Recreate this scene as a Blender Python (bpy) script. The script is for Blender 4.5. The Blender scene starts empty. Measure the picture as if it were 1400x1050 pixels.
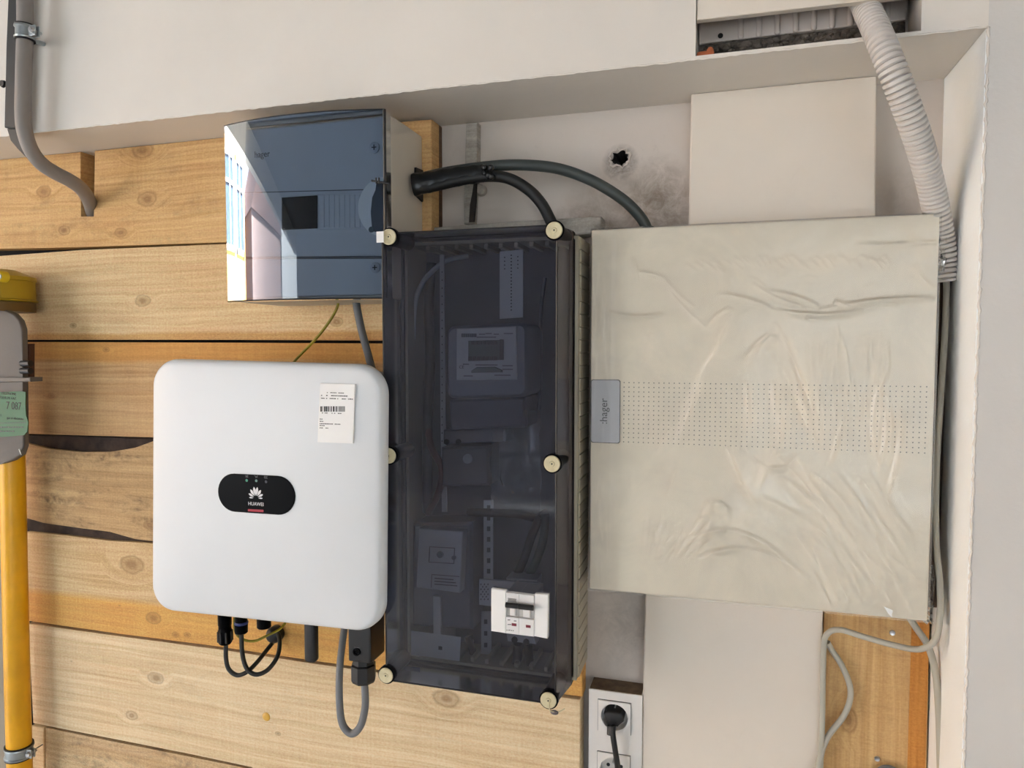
import bpy, bmesh, math, random
import numpy as np
from mathutils import Vector, Matrix
from mathutils.geometry import tessellate_polygon

random.seed(7)
scene = bpy.context.scene
COL = scene.collection

# ------------------------------------------------------------------ camera
F = 970.0                      # focal length in pixels of the 1400 px wide frame
YAW, PITCH, H = math.radians(16.4), math.radians(-2.95), 1.5
cam_data = bpy.data.cameras.new('camera')
cam_data.sensor_fit = 'HORIZONTAL'
cam_data.sensor_width = 36.0
cam_data.lens = F / 1400.0 * 36.0
cam_data.clip_start = 0.02
cam = bpy.data.objects.new('camera', cam_data)
COL.objects.link(cam)
cam.location = (0, 0, H)
cam.rotation_euler = (math.pi / 2 + PITCH, 0, YAW)
scene.camera = cam

# ------------------------------------------------------------------ light and exposure
scene.view_settings.view_transform = 'Standard'
scene.view_settings.look = 'None'
scene.view_settings.gamma = 1.0
scene.view_settings.use_curve_mapping = False
scene.view_settings.exposure = 0.58
world = bpy.data.worlds.new('overcast_sky')
scene.world = world
world.use_nodes = True
wn = world.node_tree
bg = wn.nodes['Background']
tc = wn.nodes.new('ShaderNodeTexCoord')
nz = wn.nodes.new('ShaderNodeTexNoise')
nz.inputs['Scale'].default_value = 2.2
nz.inputs['Detail'].default_value = 5
rp = wn.nodes.new('ShaderNodeValToRGB')
rp.color_ramp.elements[0].position = 0.42
rp.color_ramp.elements[0].color = (0.50, 0.68, 1.0, 1)
rp.color_ramp.elements[1].position = 0.62
rp.color_ramp.elements[1].color = (0.92, 0.97, 1.0, 1)
wn.links.new(tc.outputs['Generated'], nz.inputs['Vector'])
wn.links.new(nz.outputs['Fac'], rp.inputs['Fac'])
wn.links.new(rp.outputs['Color'], bg.inputs['Color'])
bg.inputs['Strength'].default_value = 3.1
# sun behind this building: it strikes only the street and the house fronts opposite, which throw the light back in
sun = bpy.data.lights.new('sun', 'SUN')
sun.energy = 34.0; sun.angle = math.radians(1.5); sun.color = (0.90, 0.985, 1.04)
so = bpy.data.objects.new('sun', sun); COL.objects.link(so)
so.rotation_euler = Vector((-0.78, 0.12, -0.60)).to_track_quat('-Z', 'Y').to_euler()

# the wide street opening left of and behind the camera lets the daylight in
# (the covered passage is open along its whole left side; its roof edge runs from E0 to E1)
E0, E1, OZ1 = Vector((-2.75, 0.45, 0)), Vector((-4.4, -5.0, 0)), 2.5
portal = bpy.data.lights.new('street_opening_portal', 'AREA')
portal.shape = 'RECTANGLE'
portal.size = (E1 - E0).length
portal.size_y = OZ1 - 0.02
portal.cycles.is_portal = True
po = bpy.data.objects.new('street_opening_portal', portal)
COL.objects.link(po)
po.location = (E0 + E1) / 2 + Vector((0.03, 0, OZ1 / 2))
po.rotation_euler = (math.pi / 2, 0, math.atan2((E0 - E1).y, (E0 - E1).x) + math.pi)

# made-up opening in the unseen rear wall, added for frontal fill light
RX0, RX1, RZ1 = 0.2, 2.45, 2.45
portal2 = bpy.data.lights.new('rear_fill_portal', 'AREA')
portal2.shape = 'RECTANGLE'
portal2.size = RX1 - RX0; portal2.size_y = RZ1
portal2.cycles.is_portal = True
po2 = bpy.data.objects.new('rear_fill_portal', portal2)
COL.objects.link(po2)
po2.location = ((RX0 + RX1) / 2, -4.99, RZ1 / 2)
po2.rotation_euler = (math.pi / 2, 0, math.pi)

# ------------------------------------------------------------------ helpers
cy, sy, cp, sp = math.cos(YAW), math.sin(YAW), math.cos(PITCH), math.sin(PITCH)
FWD = Vector((-sy * cp, cy * cp, sp))
RGT = Vector((cy, sy, 0))
UPV = RGT.cross(FWD)
CAM = Vector((0, 0, H))

def P(px, py, d):
    """the point of the plane Y = d that the photograph shows at a pixel"""
    v = FWD + RGT * ((px - 700.0) / F) - UPV * ((py - 525.0) / F)
    return CAM + v * (d / v.y)

def S(px, py, d, w):
    """length in metres of w pixels at that point"""
    return w * (P(px, py, d) - CAM).dot(FWD) / F

def lin(c):
    return tuple((x / 255 / 12.92) if x / 255 <= 0.04045 else ((x / 255 + 0.055) / 1.055) ** 2.4 for x in c[:3]) + (1.0,)

class NT:
    def __init__(self, name):
        self.m = bpy.data.materials.new(name)
        self.m.use_nodes = True
        self.t = self.m.node_tree
        self.b = self.t.nodes['Principled BSDF']
        self.out = self.t.nodes['Material Output']
    def n(self, typ, **kw):
        nd = self.t.nodes.new(typ)
        for k, v in kw.items():
            setattr(nd, k, v)
        return nd
    def l(self, a, b):
        self.t.links.new(a, b)
    def math(self, op, a, b=None, c=None, clamp=False):
        nd = self.n('ShaderNodeMath', operation=op, use_clamp=clamp)
        for i, v in enumerate((a, b, c)):
            if v is None: continue
            if hasattr(v, 'is_linked'): self.l(v, nd.inputs[i])
            else: nd.inputs[i].default_value = v
        return nd.outputs[0]
    def mix(self, fac, a, b, blend='MIX'):
        nd = self.n('ShaderNodeMix', data_type='RGBA', blend_type=blend)
        for s, v in ((0, fac), (6, a), (7, b)):
            if hasattr(v, 'is_linked'): self.l(v, nd.inputs[s])
            else: nd.inputs[s].default_value = v
        return nd.outputs[2]
    def noise(self, vec, scale, detail=4, rough=0.55, dist=0.0):
        nd = self.n('ShaderNodeTexNoise')
        nd.inputs['Scale'].default_value = scale
        nd.inputs['Detail'].default_value = detail
        nd.inputs['Roughness'].default_value = rough
        nd.inputs['Distortion'].default_value = dist
        if vec is not None: self.l(vec, nd.inputs['Vector'])
        return nd.outputs['Fac']
    def obj(self, scale=(1, 1, 1), loc=(0, 0, 0), seed=False):
        t = self.n('ShaderNodeTexCoord')
        mp = self.n('ShaderNodeMapping')
        mp.inputs['Scale'].default_value = scale
        mp.inputs['Location'].default_value = loc
        self.l(t.outputs['Object'], mp.inputs['Vector'])
        return mp.outputs['Vector']
    def ramp(self, fac, stops):
        r = self.n('ShaderNodeValToRGB')
        e = r.color_ramp.elements
        while len(e) < len(stops): e.new(0.5)
        for i, (p, c) in enumerate(stops):
            e[i].position = p
            e[i].color = c if len(c) == 4 else tuple(c) + (1,)
        self.l(fac, r.inputs['Fac'])
        return r.outputs['Color']
    def bump(self, height, strength=0.3, dist=0.002):
        b = self.n('ShaderNodeBump')
        b.inputs['Strength'].default_value = strength
        b.inputs['Distance'].default_value = dist
        self.l(height, b.inputs['Height'])
        self.l(b.outputs['Normal'], self.b.inputs['Normal'])
        return b

def G(v): return (v, v, v, 1)

def mat(name, rgb, rough=0.5, metal=0.0, var=0.08, vscale=12, bump=0.0, bscale=300, spec=0.5, coat=0.0):
    k = NT(name)
    c = lin(rgb)
    v = k.obj()
    f = k.noise(v, vscale, 4)
    dark = tuple(x * (1 - var) for x in c[:3]) + (1,)
    lite = tuple(min(1, x * (1 + var)) for x in c[:3]) + (1,)
    k.l(k.ramp(f, [(0.3, dark), (0.7, lite)]), k.b.inputs['Base Color'])
    k.b.inputs['Roughness'].default_value = rough
    k.b.inputs['Metallic'].default_value = metal
    k.b.inputs['Specular IOR Level'].default_value = spec
    k.b.inputs['Coat Weight'].default_value = coat
    if bump > 0:
        k.bump(k.noise(v, bscale, 3), bump, 0.001)
    return k.m

def smoke(name, tint, gloss_rough=0.02, haze=0.06, hazecol=(120, 115, 125), ior=1.5, scratch=0.0):
    """clear tinted plastic: tinted straight transmission + mirror gloss + a diffuse haze"""
    k = NT(name)
    t = k.t
    k.t.nodes.remove(k.b)
    tr = k.n('ShaderNodeBsdfTransparent'); tr.inputs['Color'].default_value = tint
    df = k.n('ShaderNodeBsdfDiffuse'); df.inputs['Color'].default_value = lin(hazecol)
    gl = k.n('ShaderNodeBsdfGlossy'); gl.inputs['Roughness'].default_value = gloss_rough
    gl.inputs['Color'].default_value = (1, 1, 1, 1)
    fr = k.n('ShaderNodeFresnel'); fr.inputs['IOR'].default_value = ior
    v = k.obj()
    n1 = k.noise(v, 9, 6, 0.65, 0.6)
    hz = k.ramp(n1, [(0.35, G(haze * 0.5)), (0.75, G(haze * 1.9))])
    if scratch > 0:
        v2 = k.obj((3, 3, 45)); n2 = k.noise(v2, 6, 4, 0.7, 1.2)
        sc = k.ramp(n2, [(0.66, G(0)), (0.74, G(scratch))])
        hz = k.mix(1.0, hz, sc, 'ADD')
    m1 = k.n('ShaderNodeMixShader'); k.l(hz, m1.inputs[0]); k.l(tr.outputs[0], m1.inputs[1]); k.l(df.outputs[0], m1.inputs[2])
    m2 = k.n('ShaderNodeMixShader'); k.l(fr.outputs[0], m2.inputs[0]); k.l(m1.outputs[0], m2.inputs[1]); k.l(gl.outputs[0], m2.inputs[2])
    k.l(m2.outputs[0], k.out.inputs['Surface'])
    return k.m

def wood(name, lo, hi, knots=(), band=None, bandcol=None, dirt=0.0, dirtcol=(70, 58, 48), gs=1.0, fuzz=0.5, seed=0.0, spots=0.4, upright=False):
    """pine: long grain lines bent round the given knots (x, z, radius in metres from the board's own centre);
    band = (z, side, softness) for a board whose lower or upper strip is a different, planed wood"""
    k = NT(name)
    tcn = k.n('ShaderNodeTexCoord')
    sep = k.n('ShaderNodeSeparateXYZ')
    k.l(tcn.outputs['Object'], sep.inputs[0])
    x, y, z = sep.outputs
    if upright: x, z = z, x
    f = z
    kmask = None
    kn_noise = k.noise(tcn.outputs['Object'], 70, 4, 0.6)
    for (kx, kz, kr) in knots:
        dx = k.math('MULTIPLY', k.math('SUBTRACT', x, kx), 0.62)
        dz = k.math('SUBTRACT', z, kz)
        d = k.math('SQRT', k.math('ADD', k.math('MULTIPLY', dx, dx), k.math('MULTIPLY', dz, dz)))
        m = k.math('SUBTRACT', 1.0, k.math('DIVIDE', d, kr * 2.3), clamp=True)
        m = k.math('SMOOTH_MIN', k.math('MULTIPLY', m, 1.6), 1.0, 0.3, clamp=True)
        ring = k.math('ADD', k.math('MULTIPLY', d, 1.0), kz)
        f = k.math('ADD', k.math('MULTIPLY', f, k.math('SUBTRACT', 1.0, m)), k.math('MULTIPLY', ring, m))
        dn_ = k.math('ADD', d, k.math('MULTIPLY', k.math('SUBTRACT', kn_noise, 0.5), kr * 0.55))
        core = k.math('SUBTRACT', 1.0, k.math('DIVIDE', dn_, kr), clamp=True)
        rim = k.math('SUBTRACT', 1.0, k.math('ABSOLUTE', k.math('DIVIDE', k.math('SUBTRACT', dn_, kr * 0.82), kr * 0.22)), clamp=True)
        rg = k.math('MULTIPLY', k.math('ADD', 0.5, k.math('MULTIPLY', 0.5, k.math('SINE', k.math('MULTIPLY', dn_, 9.0 / kr)))), 0.35)
        core = k.math('ADD', k.math('MULTIPLY', core, 1.6, clamp=True), 0.0)
        core = k.math('MULTIPLY', core, k.math('ADD', 0.6, rg))
        core = k.math('MAXIMUM', core, k.math('MULTIPLY', rim, 0.75))
        kmask = core if kmask is None else k.math('MAXIMUM', kmask, core)
    mp = k.n('ShaderNodeMapping'); mp.inputs['Scale'].default_value = (7, 1, 1.6) if upright else (1.6, 1, 7); mp.inputs['Location'].default_value = (seed, seed * 2, 0)
    k.l(tcn.outputs['Object'], mp.inputs['Vector'])
    warp = k.noise(mp.outputs['Vector'], 1.6, 3, 0.5)
    ff = k.math('ADD', f, k.math('MULTIPLY', warp, 0.035))
    comb = k.n('ShaderNodeCombineXYZ')
    k.l(k.math('MULTIPLY', x, 0.5), comb.inputs[0]); k.l(k.math('MULTIPLY', ff, 38 * gs), comb.inputs[2])
    comb.inputs[1].default_value = seed
    g1 = k.noise(comb.outputs[0], 4.0, 5, 0.62)
    comb2 = k.n('ShaderNodeCombineXYZ')
    k.l(k.math('MULTIPLY', x, 4), comb2.inputs[0]); k.l(k.math('MULTIPLY', z, 160), comb2.inputs[2])
    g2 = k.noise(comb2.outputs[0], 1.0, 3, 0.6)
    comb3 = k.n('ShaderNodeCombineXYZ')           # saw marks across the board
    k.l(k.math('MULTIPLY', x, 260), comb3.inputs[0]); k.l(k.math('MULTIPLY', z, 5), comb3.inputs[2])
    g3 = k.noise(comb3.outputs[0], 1.0, 2, 0.5)
    col = k.ramp(g1, [(0.28, lin(lo)), (0.5, tuple((a + b) / 2 for a, b in zip(lin(lo), lin(hi)))), (0.74, lin(hi))])
    if band:
        bz, side, soft = band
        wob = k.math('ADD', z, k.math('MULTIPLY', k.math('SUBTRACT', k.noise(mp.outputs['Vector'], 3, 4), 0.5), 0.02))
        bm = k.math('DIVIDE', k.math('SUBTRACT', wob if side > 0 else bz, bz if side > 0 else wob), soft, clamp=True)
        c2 = k.mix(g1, lin(tuple(v * 0.86 for v in bandcol)), lin(tuple(min(255, v * 1.08) for v in bandcol)))
        col = k.mix(bm, col, c2)
    cl = k.noise(k.obj((1, 1, 1), (seed, 0, 0)), 5.0, 3)
    col = k.mix(0.35, col, k.ramp(cl, [(0.3, G(0.35)), (0.7, G(0.78))]), 'SOFT_LIGHT')
    col = k.mix(0.22, col, k.ramp(g2, [(0.3, G(0.22)), (0.7, G(0.8))]), 'OVERLAY')
    col = k.mix(0.09, col, k.ramp(g3, [(0.35, G(0.3)), (0.65, G(0.72))]), 'OVERLAY')
    spk = k.noise(k.obj((1, 1, 1.6), (seed, 0, 0)), 230, 4, 0.7)
    col = k.mix(0.34 * min(1.2, 0.4 + fuzz * 0.7), col, k.ramp(spk, [(0.34, G(0.25)), (0.66, G(0.76))]), 'OVERLAY')
    if kmask is not None:
        col = k.mix(k.math('MULTIPLY', kmask, 0.62), col, lin((132, 92, 58)))
    if spots > 0:
        vo = k.n('ShaderNodeTexVoronoi'); vo.inputs['Scale'].default_value = 17
        mpv = k.n('ShaderNodeMapping'); mpv.inputs['Scale'].default_value = (0.8, 1, 1.1); mpv.inputs['Location'].default_value = (seed, 0, seed)
        k.l(tcn.outputs['Object'], mpv.inputs['Vector']); k.l(mpv.outputs[0], vo.inputs['Vector'])
        sm = k.ramp(vo.outputs['Distance'], [(0.018, G(1)), (0.05, G(0))])
        col = k.mix(k.math('MULTIPLY', sm, spots), col, lin((70, 48, 34)))
    if dirt > 0:
        dn = k.noise(k.obj((1.5, 1, 4), (seed + 3, 0, 0)), 6, 6, 0.7, 0.8)
        dn2 = k.noise(k.obj((1, 1, 1), (seed + 1, 0, 0)), 90, 3, 0.6)
        dm = k.math('MULTIPLY', k.ramp(dn, [(0.5, G(0)), (0.68, G(1))]), k.ramp(dn2, [(0.35, G(0.1)), (0.6, G(1))]))
        col = k.mix(k.math('MULTIPLY', dm, dirt), col, lin(dirtcol))
    k.l(col, k.b.inputs['Base Color'])
    k.b.inputs['Roughness'].default_value = 0.72
    k.b.inputs['Specular IOR Level'].default_value = 0.25
    fz = k.noise(tcn.outputs['Object'], 420, 3, 0.6)
    hgt = k.math('ADD', k.math('ADD', k.math('MULTIPLY', g2, 0.5), k.math('MULTIPLY', g1, 0.4)), k.math('MULTIPLY', fz, fuzz))
    k.bump(hgt, 0.6, 0.0014)
    return k.m

# ---- geometry
def finish(name, bm, m, parent=None, origin=None, smooth=False, kind=None):
    """link a bmesh given in world coordinates as ONE object with its origin at its own centre"""
    if origin is None:
        xs = [v.co for v in bm.verts]
        lo = Vector((min(v.x for v in xs), min(v.y for v in xs), min(v.z for v in xs)))
        hi = Vector((max(v.x for v in xs), max(v.y for v in xs), max(v.z for v in xs)))
        origin = (lo + hi) / 2
    origin = Vector(origin)
    bmesh.ops.translate(bm, verts=bm.verts, vec=-origin)
    me = bpy.data.meshes.new(name)
    bm.to_mesh(me); bm.free()
    if isinstance(m, (list, tuple)):
        for q in m: me.materials.append(q)
    elif m: me.materials.append(m)
    if smooth:
        for p in me.polygons: p.use_smooth = True
        if smooth != 'all':
            try: me.set_sharp_from_angle(angle=math.radians(38))
            except Exception: pass
    o = bpy.data.objects.new(name, me)
    COL.objects.link(o)
    if parent:
        o.parent = parent
        wl = Vector((0, 0, 0)); q = parent
        while q: wl += q.location; q = q.parent
        o.location = origin - wl
    else:
        o.location = origin
    if kind: o['kind'] = kind
    return o

def tag(o, label=None, cat=None, group=None, kind=None):
    if label: o['label'] = label
    if cat: o['category'] = cat
    if group: o['group'] = group
    if kind: o['kind'] = kind
    return o

def thing(name, label, cat, loc, group=None):
    o = bpy.data.objects.new(name, None)
    o.empty_display_size = 0.03
    COL.objects.link(o)
    o.location = loc
    return tag(o, label, cat, group)

def pg(bm, pts, y0, y1, bev=0.0, seg=1, mi=0):
    """prism: outline pts (x, z), front at y0, back at y1"""
    n = len(pts)
    a = [bm.verts.new((x, y0, z)) for x, z in pts]
    b = [bm.verts.new((x, y1, z)) for x, z in pts]
    f0 = bm.faces.new(a)
    fs = [f0, bm.faces.new(b[::-1])]
    for i in range(n):
        j = (i + 1) % n
        fs.append(bm.faces.new((a[j], a[i], b[i], b[j])))
    for f in fs: f.material_index = mi
    if bev > 0:
        es = [e for e in f0.edges]
        r = bmesh.ops.bevel(bm, geom=es, offset=bev, segments=seg, profile=0.5, affect='EDGES', clamp_overlap=True)
        for f in r['faces']: f.material_index = mi
    return bm

def fixn(bm):
    bmesh.ops.recalc_face_normals(bm, faces=bm.faces)
    return bm

def xz(pp, d):
    return [(P(a, b, d).x, P(a, b, d).z) for a, b in pp]

def slab(name, pix, d0, d1, m, parent=None, bev=0.0015, seg=1, **kw):
    bm = bmesh.new()
    pg(bm, xz(pix, d0), d0, d1, bev, seg)
    return finish(name, fixn(bm), m, parent, **kw)

def bx(bm, x0, x1, y0, y1, z0, z1, bev=0.0, seg=2):
    r = bmesh.ops.create_cube(bm, size=1.0)
    for v in r['verts']:
        v.co = Vector(((x0 + x1) / 2 + v.co.x * (x1 - x0), (y0 + y1) / 2 + v.co.y * (y1 - y0), (z0 + z1) / 2 + v.co.z * (z1 - z0)))
    if bev > 0:
        es = list({e for v in r['verts'] for e in v.link_edges})
        bmesh.ops.bevel(bm, geom=es, offset=bev, segments=seg, profile=0.6, affect='EDGES', clamp_overlap=True)
    return bm

def box(name, x0, x1, y0, y1, z0, z1, m, parent=None, bev=0.001, **kw):
    return finish(name, bx(bmesh.new(), x0, x1, y0, y1, z0, z1, bev), m, parent, **kw)

def crom(pts, n=10):
    """catmull-rom through the points"""
    p = [Vector(q) for q in pts]
    if len(p) == 2: 
        return [p[0].lerp(p[1], i / n) for i in range(n + 1)]
    q = [p[0] * 2 - p[1]] + p + [p[-1] * 2 - p[-2]]
    out = []
    for i in range(1, len(q) - 2):
        a, b, c, d = q[i - 1], q[i], q[i + 1], q[i + 2]
        for s in range(n):
            t = s / n
            out.append(0.5 * ((2 * b) + (c - a) * t + (2 * a - 5 * b + 4 * c - d) * t * t + (3 * b - a - 3 * c + d) * t ** 3))
    out.append(p[-1])
    return out

def tb(bm, path, rad, segs=12, cap=True, flat=1.0):
    """tube along a path; rad a number or a function of t in 0..1"""
    n = len(path)
    tang = []
    for i in range(n):
        a = path[max(0, i - 1)]; b = path[min(n - 1, i + 1)]
        tang.append((b - a).normalized())
    up = Vector((0, 1, 0)) if abs(tang[0].y) < 0.9 else Vector((1, 0, 0))
    nrm = (up - tang[0] * up.dot(tang[0])).normalized()
    rings = []
    for i in range(n):
        nrm = (nrm - tang[i] * nrm.dot(tang[i])).normalized()
        bi = tang[i].cross(nrm)
        r = rad(i / (n - 1)) if callable(rad) else rad
        rings.append([bm.verts.new(path[i] + nrm * (r * flat * math.cos(a)) + bi * (r * math.sin(a)))
                      for a in (2 * math.pi * k / segs for k in range(segs))])
    for i in range(n - 1):
        for k in range(segs):
            j = (k + 1) % segs
            bm.faces.new((rings[i][k], rings[i][j], rings[i + 1][j], rings[i + 1][k]))
    if cap:
        bm.faces.new(rings[0]); bm.faces.new(rings[-1])
    return bm

def cable(name, pix, rpx, m, parent=None, n=10, segs=12, r=None, **kw):
    """pix: list of (px, py, d)"""
    if r is None:
        q = pix[len(pix) // 2]; r = S(*q, rpx)
    bm = tb(bmesh.new(), crom([P(*q) for q in pix], n), r, segs)
    return finish(name, fixn(bm), m, parent, smooth=True, **kw)

def lathe(bm, c, axis, prof, segs=24, capa=True):
    """profile [(radius, distance along axis)] round an axis through c"""
    axis = Vector(axis).normalized()
    u = axis.orthogonal().normalized(); w = axis.cross(u)
    c = Vector(c); rings = []
    for r, h in prof:
        rings.append([bm.verts.new(c + axis * h + (u * math.cos(a) + w * math.sin(a)) * r)
                      for a in (2 * math.pi * k / segs for k in range(segs))])
    for i in range(len(rings) - 1):
        for k in range(segs):
            j = (k + 1) % segs
            bm.faces.new((rings[i][k], rings[i][j], rings[i + 1][j], rings[i + 1][k]))
    if capa:
        bm.faces.new(rings[0]); bm.faces.new(rings[-1])
    return bm

def lath(name, c, axis, prof, m, parent=None, segs=24, **kw):
    kw.setdefault('smooth', True)
    return finish(name, fixn(lathe(bmesh.new(), c, axis, prof, segs)), m, parent, **kw)

def text(name, s, c, size, m, parent=None, ang=0.0, ext=0.0003, align='CENTER', wide=1.0, rotx=0):
    """raised flat lettering that faces the camera side (-Y), centred at c"""
    cu = bpy.data.curves.new('lettering', 'FONT')
    cu.body = s; cu.size = size; cu.align_x = align; cu.align_y = 'CENTER'; cu.extrude = ext
    cu.resolution_u = 3
    tmp = bpy.data.objects.new('lettering_tmp', cu)
    COL.objects.link(tmp)
    dg = bpy.context.evaluated_depsgraph_get()
    me = bpy.data.meshes.new_from_object(tmp.evaluated_get(dg))
    bpy.data.objects.remove(tmp)
    bm = bmesh.new(); bm.from_mesh(me)
    bpy.data.meshes.remove(me)
    M = Matrix.Translation(Vector(c)) @ Matrix.Rotation(ang, 4, 'Y') @ Matrix.Rotation(math.pi / 2, 4, 'X') @ Matrix.Diagonal((wide, 1, 1, 1))
    bmesh.ops.transform(bm, matrix=M, verts=bm.verts)
    return finish(name, bm, m, parent)

def rquad(c, r, n=8):
    """rounded quadrilateral through four (x, z) corners, listed clockwise as seen from the front from top left"""
    out = []
    for i in range(4):
        p0 = Vector(c[i - 1]); p1 = Vector(c[i]); p2 = Vector(c[(i + 1) % 4])
        a = (p0 - p1).normalized(); b = (p2 - p1).normalized()
        s = p1 + a * r; e = p1 + b * r
        ctr = p1 + (a + b) * r
        for k in range(n + 1):
            t = math.pi / 2 * k / n
            out.append(tuple(ctr - b * r * math.cos(t) - a * r * math.sin(t)))
    return out

def inset(c, t):
    m = [Vector(q) for q in c]
    ce = sum(m, Vector((0, 0))) / 4
    out = []
    for q in m:
        out.append((q.x + (t if q.x < ce.x else -t), q.y + (t if q.y < ce.y else -t)))
    return out

def rings(bm, loops, ys, close=True, mi=0):
    """skin a stack of equal-length (x, z) loops at depths ys"""
    rs = [[bm.verts.new((x, y, z)) for x, z in L] for L, y in zip(loops, ys)]
    n = len(rs[0])
    for a, b in zip(rs[:-1], rs[1:]):
        for k in range(n):
            j = (k + 1) % n
            f = bm.faces.new((a[k], a[j], b[j], b[k])); f.material_index = mi
    if close:
        bm.faces.new(rs[0]); bm.faces.new(rs[-1][::-1])
    return bm

# ------------------------------------------------------------------ materials
def paint(name, rgb, stains=(), rough=0.6, dirt=0.0, bump=0.25):
    """emulsion paint with a fine roller grain; stains = (x, z, rx, rz, strength, colour) in world metres from the object's centre"""
    k = NT(name)
    t = k.n('ShaderNodeTexCoord'); v = t.outputs['Object']
    f = k.noise(v, 3.2, 5, 0.6)
    c = lin(rgb)
    col = k.ramp(f, [(0.3, tuple(x * 0.94 for x in c[:3]) + (1,)), (0.7, tuple(min(1, x * 1.04) for x in c[:3]) + (1,))])
    if dirt > 0:
        d1 = k.noise(v, 7, 7, 0.72, 0.7)
        d2 = k.noise(v, 160, 3, 0.7)
        dm = k.math('MULTIPLY', k.ramp(d1, [(0.54, G(0)), (0.7, G(1))]), k.ramp(d2, [(0.45, G(0.15)), (0.62, G(1))]))
        col = k.mix(k.math('MULTIPLY', dm, dirt), col, lin((120, 104, 88)))
    sep = k.n('ShaderNodeSeparateXYZ'); k.l(v, sep.inputs[0])
    for (sx, sz, rx, rz, st, sc) in stains:
        a = k.math('DIVIDE', k.math('SUBTRACT', sep.outputs[0], sx), rx)
        b = k.math('DIVIDE', k.math('SUBTRACT', sep.outputs[2], sz), rz)
        r2 = k.math('ADD', k.math('MULTIPLY', a, a), k.math('MULTIPLY', b, b))
        g = k.math('SUBTRACT', 1.0, r2, clamp=True)
        n = k.noise(v, 38, 6, 0.75, 0.5)
        g = k.math('MULTIPLY', g, k.ramp(n, [(0.36, G(0.15)), (0.62, G(1))]))
        col = k.mix(k.math('MULTIPLY', g, st), col, lin(sc))
    k.l(col, k.b.inputs['Base Color'])
    k.b.inputs['Roughness'].default_value = rough
    k.b.inputs['Specular IOR Level'].default_value = 0.3
    h = k.math('ADD', k.math('MULTIPLY', k.noise(v, 190, 4, 0.6), 0.6), k.math('MULTIPLY', k.noise(v, 14, 3), 2.0))
    k.bump(h, bump, 0.0009)
    return k.m

M = {}
M['beam'] = paint('beam_paint', (228, 221, 211), rough=0.5, bump=0.3)
M['wallr'] = paint('right_wall_paint', (216, 212, 206), rough=0.6, bump=0.5)
M['plain'] = paint('room_paint', (240, 236, 228))
M['duct'] = paint('duct_panel_paint', (226, 216, 202), rough=0.55, bump=0.15, dirt=0.06)
M['white_plastic'] = mat('white_plastic', (226, 222, 216), 0.35, var=0.03)
M['grey_white_plastic'] = mat('beige_grey_plastic', (206, 198, 184), 0.42, var=0.04)
M['tray'] = mat('tray_beige_plastic', (164, 157, 138), 0.5, var=0.06)
M['inverter'] = mat('inverter_white_lacquer', (220, 223, 225), 0.38, var=0.01, bump=0.08, bscale=900)
M['inverter_back'] = mat('inverter_grey_aluminium', (120, 122, 126), 0.5, metal=0.3)
M['black'] = mat('black_plastic', (22, 22, 24), 0.42, var=0.2)
M['black_gloss'] = mat('black_gloss', (6, 6, 8), 0.3, var=0.1, spec=0.05)
M['black_rubber'] = mat('black_rubber', (26, 27, 27), 0.5, var=0.25, bump=0.2)
M['tape'] = mat('black_sleeve', (17, 18, 18), 0.3, var=0.3, vscale=40, bump=0.6, bscale=90)
M['dkgrey_cable'] = mat('dark_grey_green_cable', (62, 68, 66), 0.45, var=0.08)
M['grey_cable'] = mat('grey_cable_sheath', (112, 114, 118), 0.5, var=0.06)
M['light_cable'] = mat('light_grey_cable_sheath', (176, 172, 158), 0.5, var=0.06)
M['yellow_green'] = mat('yellow_green_wire', (142, 130, 26), 0.45, var=0.35, vscale=60)
M['conduit'] = mat('corrugated_conduit_plastic', (206, 200, 194), 0.5, var=0.04)
M['pipe_grey'] = mat('grey_lead_pipe', (138, 131, 126), 0.5, var=0.1)
M['black_channel'] = mat('black_channel', (34, 37, 38), 0.45, var=0.15)
M['zinc'] = mat('galvanised_steel', (168, 176, 178), 0.33, metal=0.85, var=0.15, vscale=60)
M['chrome'] = mat('screw_steel', (190, 190, 190), 0.28, metal=0.9)
M['yellow_pipe'] = mat('yellow_gas_paint', (240, 176, 12), 0.33, var=0.1, vscale=18, bump=0.15, bscale=60)
M['yellow_cap'] = mat('yellow_cap_paint', (176, 146, 22), 0.45, var=0.12)
M['meter_body'] = mat('gas_meter_grey_paint', (98, 90, 82), 0.55, var=0.06, bump=0.2)
M['green_label'] = mat('green_sticker_paper', (32, 98, 58), 0.5, var=0.06)
M['ink'] = mat('black_ink', (24, 28, 26), 0.6, var=0.0)
M['ink_soft'] = mat('grey_ink', (82, 82, 84), 0.6, var=0.0)
M['paper'] = mat('white_paper', (240, 239, 236), 0.6, var=0.015)
M['logo_white'] = mat('logo_white', (226, 226, 228), 0.5, var=0.0)
M['red'] = mat('red_print', (170, 30, 52), 0.5, var=0.0)
M['cream'] = mat('cream_screw_cap', (206, 196, 160), 0.5, var=0.1, vscale=150)
M['dark_void'] = mat('dark_hollow', (40, 34, 30), 0.9, var=0.3, bump=0.5, bscale=120)  # shade inside the hole, slots and split is put into this colour
M['rubble'] = mat('dark_rough_mortar', (92, 84, 76), 0.95, var=0.5, vscale=90, bump=1.0, bscale=160)
M['rust'] = mat('rusty_clay', (176, 96, 58), 0.8, var=0.3, vscale=60, bump=0.6, bscale=100)
M['vent'] = mat('painted_vent_plastic', (196, 186, 178), 0.5, var=0.05)
M['cab_door'] = mat('cabinet_cream_lacquer', (245, 233, 213), 0.35, var=0.015)
M['cab_dot'] = mat('perforation_grey', (112, 112, 106), 0.7, var=0.0)
M['plate'] = mat('silver_nameplate', (196, 196, 200), 0.3, metal=0.25, var=0.04)
M['plate_edge'] = mat('nameplate_edge', (60, 60, 60), 0.5)
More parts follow.
